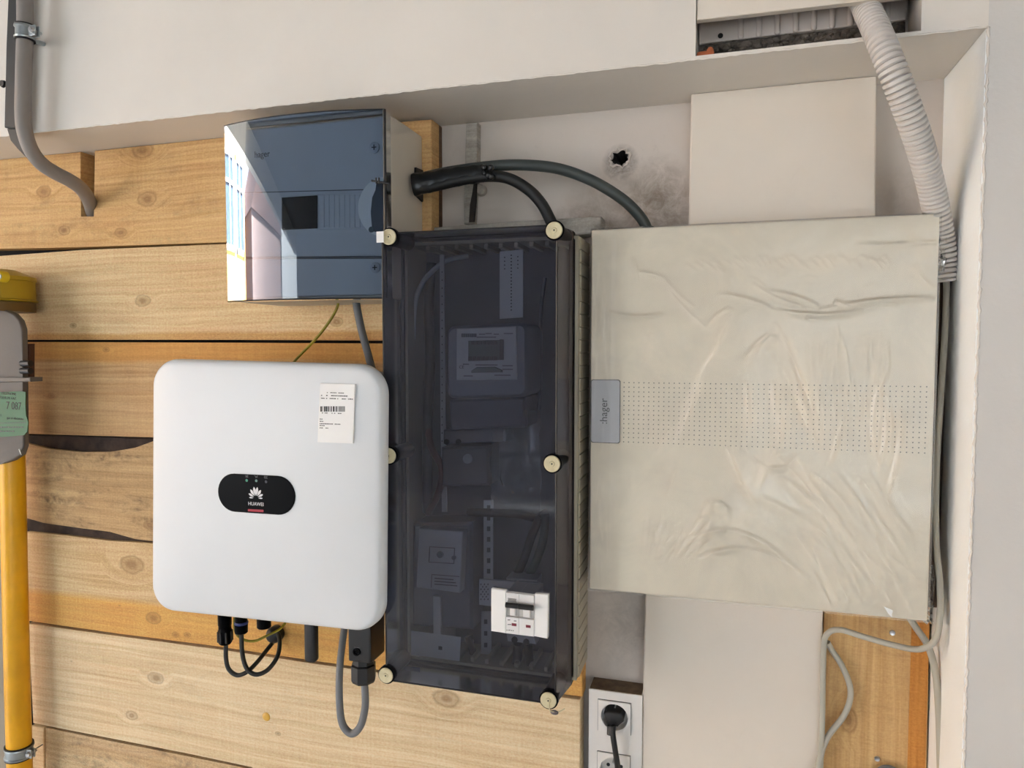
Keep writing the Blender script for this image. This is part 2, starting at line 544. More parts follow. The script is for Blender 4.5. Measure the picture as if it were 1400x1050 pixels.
M['lcd'] = mat('display_window', (96, 104, 104), 0.3, var=0.05)
M['face'] = mat('face_light_grey', (200, 202, 204), 0.5, var=0.03)
M['face2'] = mat('pale_plate', (176, 178, 184), 0.5, var=0.06)
M['inner_dark'] = mat('inner_dark_parts', (52, 48, 50), 0.6, var=0.4, vscale=25)
M['smoke_lid'] = smoke('smoked_lid_plastic', (0.35, 0.37, 0.43, 1), 0.05, haze=0.026, hazecol=(150, 142, 170), scratch=0.11, ior=1.45)  # purplish reflection put into the haze colour, besides real smears and scratches
M['smoke_side'] = smoke('smoked_lid_side', (0.24, 0.25, 0.27, 1), 0.2, haze=0.14, hazecol=(132, 118, 130), ior=1.4)  # pale reflection band at the edge put into the haze
M['smoke_db'] = smoke('blue_smoked_cover', (0.385, 0.445, 0.525, 1), 0.004, haze=0.015, hazecol=(130, 140, 150), ior=1.33)
M['film'] = smoke('clear_wrap_film', (0.99, 0.99, 0.985, 1), 0.10, haze=0.10, hazecol=(248, 240, 226), ior=1.33)
M['batten_dark'] = wood('dark_batten_wood', (84, 62, 46), (112, 84, 62), spots=0.2, seed=2.2)
M['old_paint_wood'] = wood('grey_painted_old_wood', (142, 136, 126), (184, 178, 168), gs=0.6, dirt=0.5, seed=9.0)

# ------------------------------------------------------------------ the setting
SOF = 1.8435                     # underside of the beam
YB = 1.045                       # niche back wall
YF = 0.894                       # beam and right wall front plane
XR = 0.2705                      # reveal of the niche

def struct(o):
    o['kind'] = 'structure'
    return o

# back wall of the niche with the ragged drill hole
hole_c = P(848, 216, YB)
hx, hz = hole_c.x, hole_c.z
bm = bmesh.new()
rng = random.Random(3)
ring_in = []
for i in range(18):
    a = 2 * math.pi * i / 18
    r = 0.0105 * (1 + rng.uniform(-0.25, 0.3))
    ring_in.append((hx + r * 1.1 * math.cos(a), hz + r * math.sin(a)))
outer = [(-2.75, 0.0), (XR + 0.02, 0.0), (XR + 0.02, 2.7), (-2.75, 2.7)]
tess = tessellate_polygon([[Vector((x, z, 0)) for x, z in outer], [Vector((x, z, 0)) for x, z in ring_in]])
allp = outer + ring_in
vs = [bm.verts.new((x, YB, z)) for x, z in allp]
for t in tess: bm.faces.new([vs[i] for i in t])
bk = [bm.verts.new((hx + (x - hx) * 0.6, YB + 0.05, hz + (z - hz) * 0.6)) for x, z in ring_in]
n0 = len(outer)
for i in range(18):
    j = (i + 1) % 18
    f = bm.faces.new((vs[n0 + i], vs[n0 + j], bk[j], bk[i])); f.material_index = 1
f = bm.faces.new(bk); f.material_index = 1
bo = [bm.verts.new((x, YB + 0.12, z)) for x, z in outer]
for i in range(4):
    bm.faces.new((vs[i], vs[(i + 1) % 4], bo[(i + 1) % 4], bo[i]))
bm.faces.new(bo)
cx0, cz0 = (-2.75 + XR + 0.02) / 2, 1.35
def rel(px, py, d=YB):
    p = P(px, py, d); return p.x - cx0, p.z - cz0
s1 = rel(858, 295); s2 = rel(905, 275); s3 = rel(790, 305); s4 = rel(850, 860); s5 = rel(1230, 265); s6 = rel(848, 222)
M['niche'] = paint('niche_wall_paint', (208, 198, 188), rough=0.7, dirt=0.22, bump=0.55, stains=[
    (s1[0], s1[1], 0.11, 0.085, 0.55, (150, 130, 108)),
    (s2[0], s2[1], 0.05, 0.07, 0.6, (112, 92, 74)),
    (s3[0], s3[1], 0.06, 0.03, 0.5, (128, 112, 96)),
    (s4[0], s4[1], 0.07, 0.08, 0.35, (126, 118, 112)),
    (s5[0], s5[1], 0.04, 0.04, 0.25, (140, 126, 110)),
    (s6[0], s6[1], 0.028, 0.028, 0.9, (70, 56, 46))])
wb = struct(finish('wall_back', fixn(bm), [M['niche'], M['dark_void']], origin=(cx0, YB, cz0)))

# rough plaster lip round the hole and the raised rim of the old round patch, parts of the wall
bm = bmesh.new()
pts = []
for i in range(28):
    a = 2 * math.pi * i / 28
    r = 0.0125 * (1 + rng.uniform(-0.2, 0.25))
    pts.append(Vector((hx + r * 1.1 * math.cos(a), YB - 0.001, hz + r * math.sin(a))))
pts.append(pts[0])
tb(bm, pts, lambda t: 0.0016 * (1 + 0.35 * math.sin(t * 23)), 6, cap=False)
finish('plaster_lip', fixn(bm), M['niche'], wb, smooth=True)

# beam: front face with the long pocket cut up from its lower edge
pk0, pk1 = P(951, 60, YF).x, 0.206
pocket_y = 0.955
bm = bmesh.new()
bx(bm, -2.75, pk0, YF, YB + 0.1, SOF, 2.7, 0)
bx(bm, pk1, XR, YF, YB + 0.1, SOF, 2.7, 0)
bx(bm, pk0, pk1, pocket_y, YB + 0.1, SOF, 2.7, 0)
bx(bm, pk0, pk1, YF, pocket_y, SOF, SOF + 0.0045, 0)
struct(finish('ceiling_beam', bm, M['beam'], origin=(-0.9, YF, SOF)))
# ragged paint edge along the arris
bm = bmesh.new()
def ragged(bm, a, b, n, r, amp, seedv):
    rr = random.Random(seedv)
    pts = [a.lerp(b, i / n) + Vector((rr.uniform(-amp, amp), rr.uniform(-amp, amp) * 0.5, rr.uniform(-amp, amp))) for i in range(n + 1)]
    tb(bm, pts, lambda t: r * (0.6 + 0.7 * abs(math.sin(t * 211 + seedv))), 6)
ragged(bm, Vector((-1.3, YF + 0.0006, SOF + 0.0006)), Vector((XR, YF + 0.0006, SOF + 0.0006)), 260, 0.0011, 0.0007, 3)
struct(finish('trim_1', fixn(bm), M['beam'], smooth='all'))

# right wall with the rough vertical arris
bm = bmesh.new()
bx(bm, XR, 2.6, YF, YB + 0.12, 0.0, 2.7, 0)
struct(finish('wall_right', bm, M['wallr']))
bm = bmesh.new()
ragged(bm, Vector((XR + 0.0006, YF + 0.0006, 0.6)), Vector((XR + 0.0006, YF + 0.0006, SOF)), 320, 0.0013, 0.0009, 5)
for k_ in range(26):
    z_ = random.uniform(0.95, 1.83)
    bm2 = bmesh.ops.create_icosphere(bm, subdivisions=1, radius=random.uniform(0.001, 0.0028))
    for v in bm2['verts']: v.co = Vector((XR + 0.001 + v.co.x * 0.7, YF + 0.0006 + v.co.y * 0.5, z_ + v.co.z * 2.2))
struct(finish('trim_2', fixn(bm), M['beam'], smooth='all'))

# slab added on the reveal, its whiter colour standing in for side light
M['reveal'] = paint('reveal_lit_white', (248, 250, 248), rough=0.6, bump=0.5)
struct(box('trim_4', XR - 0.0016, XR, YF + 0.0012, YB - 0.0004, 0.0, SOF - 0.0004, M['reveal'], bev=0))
# the rest of the room, behind and beside the camera
M['floor'] = mat('concrete_floor', (196, 194, 190), 0.6, var=0.12, vscale=3, bump=0.2, bscale=80)
def poly(name, pts, z0, z1, m):
    bm = bmesh.new()
    a = [bm.verts.new((x, y, z0)) for x, y in pts]; b = [bm.verts.new((x, y, z1)) for x, y in pts]
    bm.faces.new(a); bm.faces.new(b[::-1])
    for i in range(len(pts)): bm.faces.new((a[i], a[(i + 1) % len(pts)], b[(i + 1) % len(pts)], b[i]))
    return struct(finish(name, fixn(bm), m))
room = [(E0.x, YB + 0.12), (2.6, YB + 0.12), (2.6, -5.0), (E1.x, E1.y), (E0.x, E0.y)]
poly('floor', room, -0.1, 0.0, M['floor'])
M['ceil'] = mat('dark_ceiling_boards', (112, 112, 114), 0.8, var=0.1)
M['rear'] = paint('rear_wall_paint', (132, 132, 132))
poly('ceiling', room, 2.7, 2.8, M['ceil'])
bm = bmesh.new()
bx(bm, E1.x, RX0, -5.1, -5.0, 0.0, 2.7); bx(bm, RX1, 2.6, -5.1, -5.0, 0.0, 2.7); bx(bm, RX0, RX1, -5.1, -5.0, RZ1, 2.7)
struct(finish('wall_rear', bm, M['rear']))
struct(box('wall_east', 2.6, 2.7, -5.0, YB + 0.12, 0.0, 2.7, M['plain'], bev=0))
struct(box('wall_left', E0.x - 0.12, E0.x, E0.y, YB + 0.12, 0.0, 2.7, M['plain'], bev=0))
bm = bmesh.new()
nn_ = Vector((0.12, 0, 0))
q8 = [E0 - nn_, E0, E1, E1 - nn_]
a = [bm.verts.new((p.x, p.y, OZ1)) for p in q8]; b = [bm.verts.new((p.x, p.y, 2.82)) for p in q8]
bm.faces.new(a); bm.faces.new(b[::-1])
for i in range(4): bm.faces.new((a[i], a[(i + 1) % 4], b[(i + 1) % 4], b[i]))
struct(finish('trim_3', fixn(bm), M['plain']))

# street outside the opening, seen only as a reflection
M['asphalt'] = mat('street_paving', (186, 186, 184), 0.8, var=0.15, vscale=5)
struct(box('ground', -18, 6, -26, 12, -0.22, -0.12, M['asphalt'], bev=0))
M['ochre'] = mat('ochre_render', (204, 154, 88), 0.8, var=0.06)
M['pink'] = mat('rose_brick_render', (168, 142, 134), 0.8, var=0.1)
M['white_render'] = mat('white_render', (232, 230, 226), 0.7, var=0.04)
M['roof_tile'] = mat('dark_roof_tiles', (110, 84, 76), 0.8, var=0.2, vscale=30)
M['pane'] = mat('dark_window_glass', (52, 62, 74), 0.08, var=0.2)
o = thing('rear_bounce_wall', 'unseen white wall added outside the rear opening to bounce fill light', 'wall', (1.5, -8, -0.12))
bm = bmesh.new(); bx(bm, -2.5, 6, -8.2, -8.0, -0.12, 2.6); finish('wall', bm, M['white_render'], o)  # wall added out of view to throw fill light through the rear opening
bm = bmesh.new(); bx(bm, -2.5, 6, -8.25, -7.95, 2.6, 2.68); finish('coping', bm, M['floor'], o)
def house(y0, y1, eave, m, nwin, label, roofm, gable=True, x=-9.2):
    t = thing('town_house', label, 'house', (x - 1.5, (y0 + y1) / 2, -0.12), 'town houses across the street')
    bm = bmesh.new(); bx(bm, x - 3, x, y0, y1, -0.12, eave)
    finish('wall', bm, m, t)
    bm = bmesh.new()
    ym = (y0 + y1) / 2
    tri = [(y0 - 0.1, eave), (y1 + 0.1, eave), (ym, eave + (1.5 if gable else 0.5))]
    a = [bm.verts.new((x + 0.12, yy, zz)) for yy, zz in tri]; b = [bm.verts.new((x - 3.1, yy, zz)) for yy, zz in tri]
    bm.faces.new(a); bm.faces.new(b[::-1])
    for i in range(3): bm.faces.new((a[i], a[(i + 1) % 3], b[(i + 1) % 3], b[i]))
    finish('roof', fixn(bm), roofm, t)
    w = (y1 - y0) / nwin
    for fl in range(2):
        z0 = 0.6 + fl * 2.2
        if z0 + 1.3 > eave: continue
        for i in range(nwin):
            yc = y0 + w * (i + 0.5)
            bm = bmesh.new()
            for (ya, yb, za, zb) in ((-.42, -.34, 0, 1.35), (.34, .42, 0, 1.35), (-.42, .42, 0, .08), (-.42, .42, 1.27, 1.35), (-.03, .03, 0, 1.35), (-.4, .4, .9, .95)):
                bx(bm, x, x + 0.07, yc + ya, yc + yb, z0 + za, z0 + zb)
            wf = finish('window_frame', bm, M['white_plastic'], t)
            bm = bmesh.new(); bx(bm, x - 0.005, x + 0.02, yc - .36, yc + .36, z0 + .05, z0 + 1.3)
            finish('pane', bm, M['pane'], wf)
house(0.9, 7.5, 5.6, M['white_render'], 4, 'white two storey house at the near end of the street reflection', M['roof_tile'], False)
house(-4.4, 0.8, 5.0, M['ochre'], 5, 'ochre rendered house with tall white windows reflected in the dark cover', M['roof_tile'], False)
house(-9.2, -5.2, 3.6, M['pink'], 3, 'rose coloured gabled house reflected in the dark cover', M['roof_tile'])
house(-17.0, -9.4, 3.9, M['white_render'], 6, 'white gabled house farthest along the reflected street', M['roof_tile'])

# ------------------------------------------------------------------ timber cladding
clad = None
clad = thing('timber_cladding', 'rough sawn pine board cladding fixed to the wall left of the meter box', 'cladding', (-0.85, 1.02, 0.9))
BOARD_Y1 = 1.0445
def board(pix, d0, knots=(), topz=None, d1=1.028, bark=None, band=None, **kw):
    pts = xz(pix, d0)
    if topz: pts = [(x, z if z < topz - 0.012 else min(z, topz)) for x, z in pts]
    xs = [p[0] for p in pts]; zs = [p[1] for p in pts]
    cx, cz = (min(xs) + max(xs)) / 2, (min(zs) + max(zs)) / 2
    kn = []
    for (a, b, rpx) in knots:
        q = P(a, b, d0); kn.append((q.x - cx, q.z - cz, S(a, b, d0, rpx)))
    if band:
        (ba, bb, side, soft, bc) = band
        kw['band'] = (P(ba, bb, d0).z - cz, side, soft); kw['bandcol'] = bc
    m = wood('pine_board', knots=kn, **kw)
    bm = bmesh.new()
    pg(bm, pts, d0, d1, 0.0012, 1)
    return finish('board', fixn(bm), m, clad, origin=(cx, d0, cz))
T = SOF - 0.0006
# A, top row with the notch sawn for the grey pipe
board([(-70, 228), (0, 217), (110, 206), (110, 297), (129, 297), (129, 206), (310, 187), (450, 175), (590, 163), (590, 322), (527, 325), (310, 331), (130, 337), (60, 339), (0, 340), (-70, 341)],
      0.999, [(201, 272, 11), (195, 205, 12), (88, 315, 7), (165, 318, 7), (60, 262, 9)], topz=T, lo=(190, 146, 92), hi=(222, 182, 128), dirt=0.25, seed=1.0, fuzz=0.7)
board([(-70, 356), (0, 350), (110, 342), (310, 333.5), (527, 328), (590, 325), (590, 466), (310, 464.5), (60, 464.5), (-70, 464.5)],
      1.001, [(195, 411, 9), (460, 440, 7), (100, 445, 4)], lo=(204, 168, 120), hi=(234, 204, 158), dirt=0.12, seed=2.0, fuzz=1.1, band=(300, 452, -1, 0.006, (206, 158, 100)))
board([(-70, 468), (60, 467.5), (310, 468.5), (590, 470), (790, 474), (790, 622), (520, 604), (210, 598), (35, 593), (-70, 590)],
      0.999, [(145, 478, 4), (70, 541, 4)], lo=(180, 138, 92), hi=(212, 174, 126), dirt=0.15, seed=3.3, fuzz=0.4, band=(120, 497, 1, 0.01, (208, 152, 84)))
bD = board([(-70, 600), (35, 606), (70, 614), (110, 618), (150, 618), (185, 613), (212, 602), (400, 602), (790, 628), (790, 770), (520, 756), (210, 740), (185, 737), (150, 727), (110, 722), (60, 715), (35, 707), (-70, 700)],
      0.997, [(204, 718, 7)], lo=(166, 132, 90), hi=(204, 170, 124), dirt=0.75, dirtcol=(96, 76, 56), seed=4.1, fuzz=0.6)
M['bark'] = mat('dark_bark', (62, 48, 40), 0.95, var=0.5, vscale=40, bump=1.0, bscale=70)
for pix, dd in (([(-70, 592), (35, 595), (120, 597), (212, 600), (214, 612), (188, 616), (150, 622), (110, 622), (70, 618), (-70, 606)], 1.004),
                ([(-70, 696), (35, 702), (60, 712), (110, 719), (160, 728), (212, 739), (212, 745), (150, 741), (90, 733), (40, 730), (-70, 722)], 1.007)):
    bm = bmesh.new(); pg(bm, xz(pix, dd), dd, 1.03, 0.003, 2)
    finish('bark', fixn(bm), M['bark'], bD)
board([(36, 727), (90, 732), (150, 739.5), (210, 743), (520, 760), (796, 776), (796, 953), (545, 919.5), (430, 903.5), (300, 884), (160, 866), (38, 849)],
      1.0, [(180, 772, 14), (210, 845, 9), (240, 868, 4), (256, 868, 4)], lo=(196, 160, 112), hi=(226, 196, 150), seed=5.2, fuzz=1.2, band=(160, 817, -1, 0.012, (218, 164, 92)))
board([(38, 852.5), (160, 869.5), (300, 888), (430, 907.5), (545, 923.5), (793, 957), (793, 1300), (500, 1300), (345, 1048), (261, 1031), (150, 1009), (45, 989)],
      0.998, [(213, 927, 9), (180, 978, 7), (610, 955, 13), (380, 1003, 3)], lo=(206, 176, 132), hi=(236, 213, 176), dirt=0.12, dirtcol=(90, 72, 56), seed=6.6, fuzz=0.8)
board([(62, 995), (150, 1013), (261, 1035), (345, 1052), (460, 1075), (480, 1300), (62, 1300)], 1.0,
      lo=(188, 154, 112), hi=(220, 192, 150), dirt=0.7, dirtcol=(94, 84, 76), seed=7.7, fuzz=1.4)
board([(43, 992), (60, 995), (60, 1300), (43, 1300)], 1.006, lo=(196, 166, 124), hi=(222, 192, 150), seed=8.7)
# black sheet added behind the boards to paint the shade in their gaps
M['gap_shade'] = mat('gap_shade_black', (26, 23, 21), 0.95, var=0.3)
bm = bmesh.new()
bx(bm, -1.5, -0.4245, 1.0288, 1.0298, 0.62, SOF - 0.002)
bx(bm, -0.4245, P(792, 900, 1.03).x - 0.012, 1.0288, 1.0298, 0.62, 1.655)
finish('gap_shade_sheet', bm, M['gap_shade'], clad)
# upright battens behind the boards
for a, b in ((-1.25, -1.2), (-0.462, -0.4205)):
    box('batten', a, b, 1.0305, 1.0445, 0.62, SOF - 0.002, M['batten_dark'], clad)
box('batten', -1.16, -1.08, 1.0305, 1.0445, 0.62, SOF - 0.002, M['batten_dark'], clad)
# yellow resin blot on the lowest pale board
q = P(364, 980, 0.9975)
lath('resin_blot', q, (0, -1, 0), [(0.0075, 0), (0.006, 0.001), (0.002, 0.0016)], mat('yellow_resin', (214, 168, 70), 0.3), clad)

# grey painted plank behind the top of the meter box
slab('mounting_plank', [(593, 311), (700, 303), (822, 296), (822, 318), (700, 330), (593, 340)], 0.999, 1.03, M['old_paint_wood'])
tag(bpy.data.objects['mounting_plank'], 'grey dusty painted plank behind the top edge of the tinted meter box', 'plank')
# painted old upright strip with a split, and its clip
t = thing('wall_batten', 'old white painted upright strip under the beam, split open near its foot', 'batten', tuple(P(645, 300, 1.035)))
bm = bmesh.new()
pg(bm, xz([(637, 168), (652.5, 167), (652, 235), (649, 262), (648, 285), (647, 306), (634, 306), (635, 250)], 1.028), 1.028, 1.0445, 0.002, 2)
finish('strip', fixn(bm), M['old_paint_wood'], t)
bm = bmesh.new()
pg(bm, xz([(648, 244), (652, 244), (651, 275), (648.5, 303), (641, 304), (642.5, 280), (646, 262)], 1.0272), 1.0272, 1.03, 0.0004)
finish('split', fixn(bm), M['dark_void'], t)
lath('clip', P(659, 261, 1.044), (0, -1, 0), [(0.0085, 0), (0.0085, 0.01), (0.006, 0.013)], M['old_paint_wood'], t)

# ------------------------------------------------------------------ flat duct panels
o = slab('duct_panel', [(945, 122), (1199, 95), (1197, 330), (941, 330)], 1.01, 1.0445, M['duct'], bev=0.0025, seg=3)
def clampz(o, zmax):
    for v in o.data.vertices:
        if v.co.z + o.location.z > zmax: v.co.z = zmax - o.location.z
clampz(o, SOF - 0.0008)
tag(o, 'upper smooth off-white panel under the beam, above the wrapped cabinet', 'panel')
o = slab('duct_panel', [(883, 770), (1126, 790), (1121, 1200), (874, 1160)], 1.01, 1.0445, M['duct'], bev=0.0025, seg=3)
tag(o, 'lower smooth off-white panel below the wrapped cabinet, right of the sockets', 'panel')

# pine board at the lower right and a dark brown upright strip in the corner
pts = xz([(1127, 790), (1272, 800), (1265, 1200), (1122, 1200)], 1.022)
cx = sum(p[0] for p in pts) / 4; cz = (min(p[1] for p in pts) + max(p[1] for p in pts)) / 2
k_ = P(1180, 965, 1.022)
M['pineR'] = wood('pine_board_right', (186, 144, 92), (216, 178, 124), knots=[(P(1160, 985, 1.022).z - cz, P(1160, 985, 1.022).x - cx, 0.012)], upright=True, gs=0.8, dirt=0.35, dirtcol=(140, 106, 72), seed=11.0, fuzz=0.3)
bm = bmesh.new(); pg(bm, pts, 1.022, 1.0445, 0.002, 2)
o = finish('pine_board', fixn(bm), M['pineR'], origin=(cx, 1.022, cz))
tag(o, 'varnished pine board standing behind the grey cables at the lower right', 'board')
xo0 = P(1245, 900, 1.0214).x; xo1 = P(1269.5, 900, 1.0214).x
orange = wood('orange_stained_strip', (186, 122, 58), (206, 142, 72), seed=4.5, spots=0.1, upright=True)
box('stained_strip', xo0, xo1, 1.0212, 1.0222, pts[2][1] + 0.001, pts[1][1], orange, o, bev=0.0003)
for a, b in ((1199, 1037), (1220, 865)):
    sc = lath('screw', P(a, b, 1.0218), (0, -1, 0), [(0.0036, 0), (0.0034, 0.0012), (0.001, 0.0008)], M['chrome'], o, segs=14)
o = box('corner_strip', 0.245, XR - 0.0022, 0.999, 1.0445, P(1300, 840, 0.98).z, P(1300, 318, 0.98).z, mat('brown_strip', (86, 70, 58), 0.8, var=0.12), bev=0.002)
tag(o, 'dark brown upright strip in the gap right of the wrapped cabinet', 'batten')

# ------------------------------------------------------------------ pocket in the beam above the cabinet
o = thing('vent_grille', 'recessed ribbed plastic grille in the beam pocket at the top right', 'grille', (0.08, 0.95, 1.88))
gz0 = P(1100, 40, 0.944).z
bm = bmesh.new()
zb = SOF + 0.0385
bx(bm, pk0 + 0.002, pk1 - 0.004, 0.944, 0.9545, zb, 1.97, 0.002)
finish('back_plate', bm, M['vent'], o)
for i in range(9):
    xx = P(1013 + i * 25, 50, 0.94).x
    bm = bmesh.new(); tb(bm, [Vector((xx, 0.944, zb + 0.003)), Vector((xx, 0.944, 1.96))], 0.0035, 10)
    bmesh.ops.create_uvsphere(bm, u_segments=8, v_segments=6, radius=0.0035, matrix=Matrix.Translation((xx, 0.944, zb + 0.003)))
    finish('rib', fixn(bm), M['vent'], o, smooth=True)
for a, b in ((985, 49), (1200, 23)):
    bm = bmesh.new(); lathe(bm, P(a, b, 0.9438), (0, -1, 0), [(0.0032, 0), (0.0032, 0.0006)], 14)
    finish('slot', fixn(bm), M['dark_void'], o)
# crumbling mortar between grille and beam
bm = bmesh.new()
rng = random.Random(11)
nx = 330
bx(bm, pk0 + 0.002, pk1 - 0.004, 0.950, 0.9545, SOF + 0.0047, SOF + 0.0385)
for i in range(nx):
    x = pk0 + 0.008 + (pk1 - pk0 - 0.016) * i / nx
    s = rng.uniform(0.003, 0.006)
    r = bmesh.ops.create_icosphere(bm, subdivisions=1, radius=s)
    zz = SOF + 0.008 + rng.uniform(0.002, 0.026); yy = 0.944 + rng.uniform(0, 0.006)
    for v in r['verts']: v.co = Vector((x + v.co.x * 1.3, yy + v.co.y, zz + v.co.z * 0.9))
o = finish('mortar_rubble', bm, M['rubble'])
tag(o, 'dark crumbling mortar in the slot below the ribbed grille', 'mortar', kind='stuff')
bm = bmesh.new()
bx(bm, pk0 + 0.001, P(977, 62, 0.91).x, 0.902, 0.918, SOF + 0.0055, SOF + 0.013, 0.003)
r = bmesh.ops.create_icosphere(bm, subdivisions=2, radius=0.0065)
c0 = P(971, 64, 0.908)
for v in r['verts']: v.co = Vector((c0.x + v.co.x * 0.7, 0.908 + v.co.y * 0.8, SOF + 0.0125 + v.co.z))
o = finish('clay_fragment', bm, M['rust'])
tag(o, 'small rusty orange clay fragment at the left end of the beam pocket', 'fragment')
# cover panel over the upper part of the pocket
zl = P(951, 29, 0.899).z; zr = P(1160, 6, 0.899).z
bm = bmesh.new()
pg(bm, [(pk0 + 0.0008, zl), (pk0 + 0.0008, 2.4), (pk1 - 0.001, 2.4), (pk1 - 0.001, zr)], 0.896, 0.906, 0.001, 1)
o = finish('pocket_cover', fixn(bm), M['duct'])
tag(o, 'flat white cover panel at the top edge, hiding the upper part of the beam pocket', 'panel')

# corrugated conduit
path = crom([P(1150, -70, 0.925), P(1180, 2, 0.922), P(1193, 30, 0.896), P(1206, 60, 0.872), P(1222, 100, 0.866), P(1241, 150, 0.878), P(1258, 200, 0.902), P(1273, 255, 0.940), P(1284, 310, 0.965), P(1290, 350, 0.975), P(1292, 384, 0.98)], 60)
L = [0.0]
for a, b in zip(path[:-1], path[1:]): L.append(L[-1] + (b - a).length)
pitch = 0.00605
samp = []
tt = 0.0; idx = 0
step = pitch / 8
while tt < L[-1]:
    while idx < len(L) - 2 and L[idx + 1] < tt: idx += 1
    u = (tt - L[idx]) / max(1e-9, L[idx + 1] - L[idx])
    samp.append((path[idx].lerp(path[idx + 1], u), tt)); tt += step
bm = bmesh.new()
N = len(samp)
tot = samp[-1][1]
def rconduit(t):
    s = (t * tot) / pitch % 1.0
    prof = 1.0 if 0.22 < s < 0.78 else (0.76 if s < 0.1 or s > 0.9 else 0.93)
    return 0.0148 * prof
tb(bm, [p for p, _ in samp], rconduit, 22, cap=False)
rc = thing('corrugated_conduit', 'pale grey corrugated conduit hanging from the beam pocket past the cabinet corner', 'conduit', tuple(P(1292, 384, 0.98)))
finish('hose', fixn(bm), M['conduit'], rc, smooth=True)

# cables at the right
c = cable('cable', [(1291, 350, 0.978), (1294, 392, 0.978), (1291, 470, 0.975), (1285, 560, 0.97), (1280, 650, 0.968), (1280, 740, 0.962), (1285, 800, 0.955), (1285, 840, 0.95), (1279, 874, 0.95), (1257, 887.5, 0.955), (1222, 882, 0.965), (1179, 870, 0.975), (1148, 861, 0.985), (1131, 867, 0.993), (1126, 890, 1.0), (1124, 990, 1.003), (1121, 1070, 1.003), (1119, 1200, 1.003)], 4.2, M['light_cable'], n=10)
tag(c, 'grey cable leaving the corrugated conduit and looping left under the cabinet', 'cable')
c = cable('cable', [(1131, 878, 1.006), (1138, 890, 1.01), (1152, 912, 1.012), (1163, 945, 1.012), (1155, 976, 1.01), (1132, 1007, 1.006), (1122, 1034, 1.002), (1116, 1075, 0.995), (1113, 1200, 0.99)], 4.0, M['light_cable'])
tag(c, 'grey cable bowing over the pine board at the lower right', 'cable')
c = cable('cable', [(1240, 838, 0.99), (1251, 856, 0.99), (1269, 884, 0.985), (1279, 921, 0.982), (1283.5, 972, 0.98), (1286, 1060, 0.98), (1288, 1200, 0.98)], 4.6, M['light_cable'])
tag(c, 'grey cable dropping straight down between pine board and white reveal', 'cable')
c = cable('cable', [(1196, 1075, 1.01), (1201, 1056, 1.012), (1213, 1050.5, 1.012), (1225, 1056, 1.012), (1230, 1075, 1.01)], 4.5, M['grey_cable'])
tag(c, 'top of a dark grey cable loop at the bottom edge before the pine board', 'cable')

# ------------------------------------------------------------------ wrapped cabinet
CX0, CX1, CZ0, CZ1 = -0.1677, 0.2432, 1.1706, 1.6562
CY = 0.945
cab = thing('electrical_cabinet', 'large cream electrical cabinet still wrapped in wrinkled clear film', 'cabinet', ((CX0 + CX1) / 2, 0.95, CZ0))
bm = bmesh.new(); bx(bm, CX0 + 0.004, CX1 - 0.030, CY + 0.018, 1.0095, CZ0 + 0.004, CZ1 - 0.004, 0.003)
finish('body', bm, M['cab_door'], cab)
bm = bmesh.new(); bx(bm, CX0, CX1, CY, CY + 0.018, CZ0, CZ1, 0.0025, 3)
door = finish('door', bm, M['cab_door'], cab, smooth=True)
# perforation dots, one joined part
bm = bmesh.new()
dx0, dx1 = P(853, 560, CY).x, P(1266, 560, CY).x
dz1, dz0 = P(853, 523, CY).z, P(853, 604, CY).z
NX, NZ = 56, 14
for i in range(NX):
    for j in range(NZ):
        x = dx0 + (dx1 - dx0) * i / (NX - 1); z = dz0 + (dz1 - dz0) * j / (NZ - 1)
        vv = [bm.verts.new((x + 0.00082 * math.cos(a), CY - 0.00025, z + 0.00082 * math.sin(a))) for a in (math.pi / 3 * q for q in range(6))]
        bm.faces.new(vv)
o = finish('perforation', fixn(bm), M['cab_dot'], door, kind='stuff')
# nameplate
c4 = [(P(a, b, CY).x, P(a, b, CY).z) for a, b in ((808, 519.5), (847.5, 519.5), (847.5, 605), (808, 604))]
c4 = [(c4[0][0] + 0.001, c4[0][1]), (c4[1][0], c4[0][1]), (c4[1][0], c4[3][1]), (c4[0][0] + 0.001, c4[3][1])]
bm = bmesh.new(); Lp = rquad(inset(c4, -0.0009), 0.0032, 5); pg(bm, Lp, CY - 0.0008, CY + 0.001)
finish('nameplate_rim', fixn(bm), M['plate_edge'], door)
bm = bmesh.new(); Lp = rquad(c4, 0.003, 5); pg(bm, Lp, CY - 0.0014, CY + 0.001, 0.0003)
npl = finish('nameplate', fixn(bm), M['plate'], door)
text('lettering', ':hager', (P(826, 562, CY).x, CY - 0.00145, P(826, 562, CY).z), 0.0142, M['ink_soft'], door, ang=-math.pi / 2, ext=0.0001)
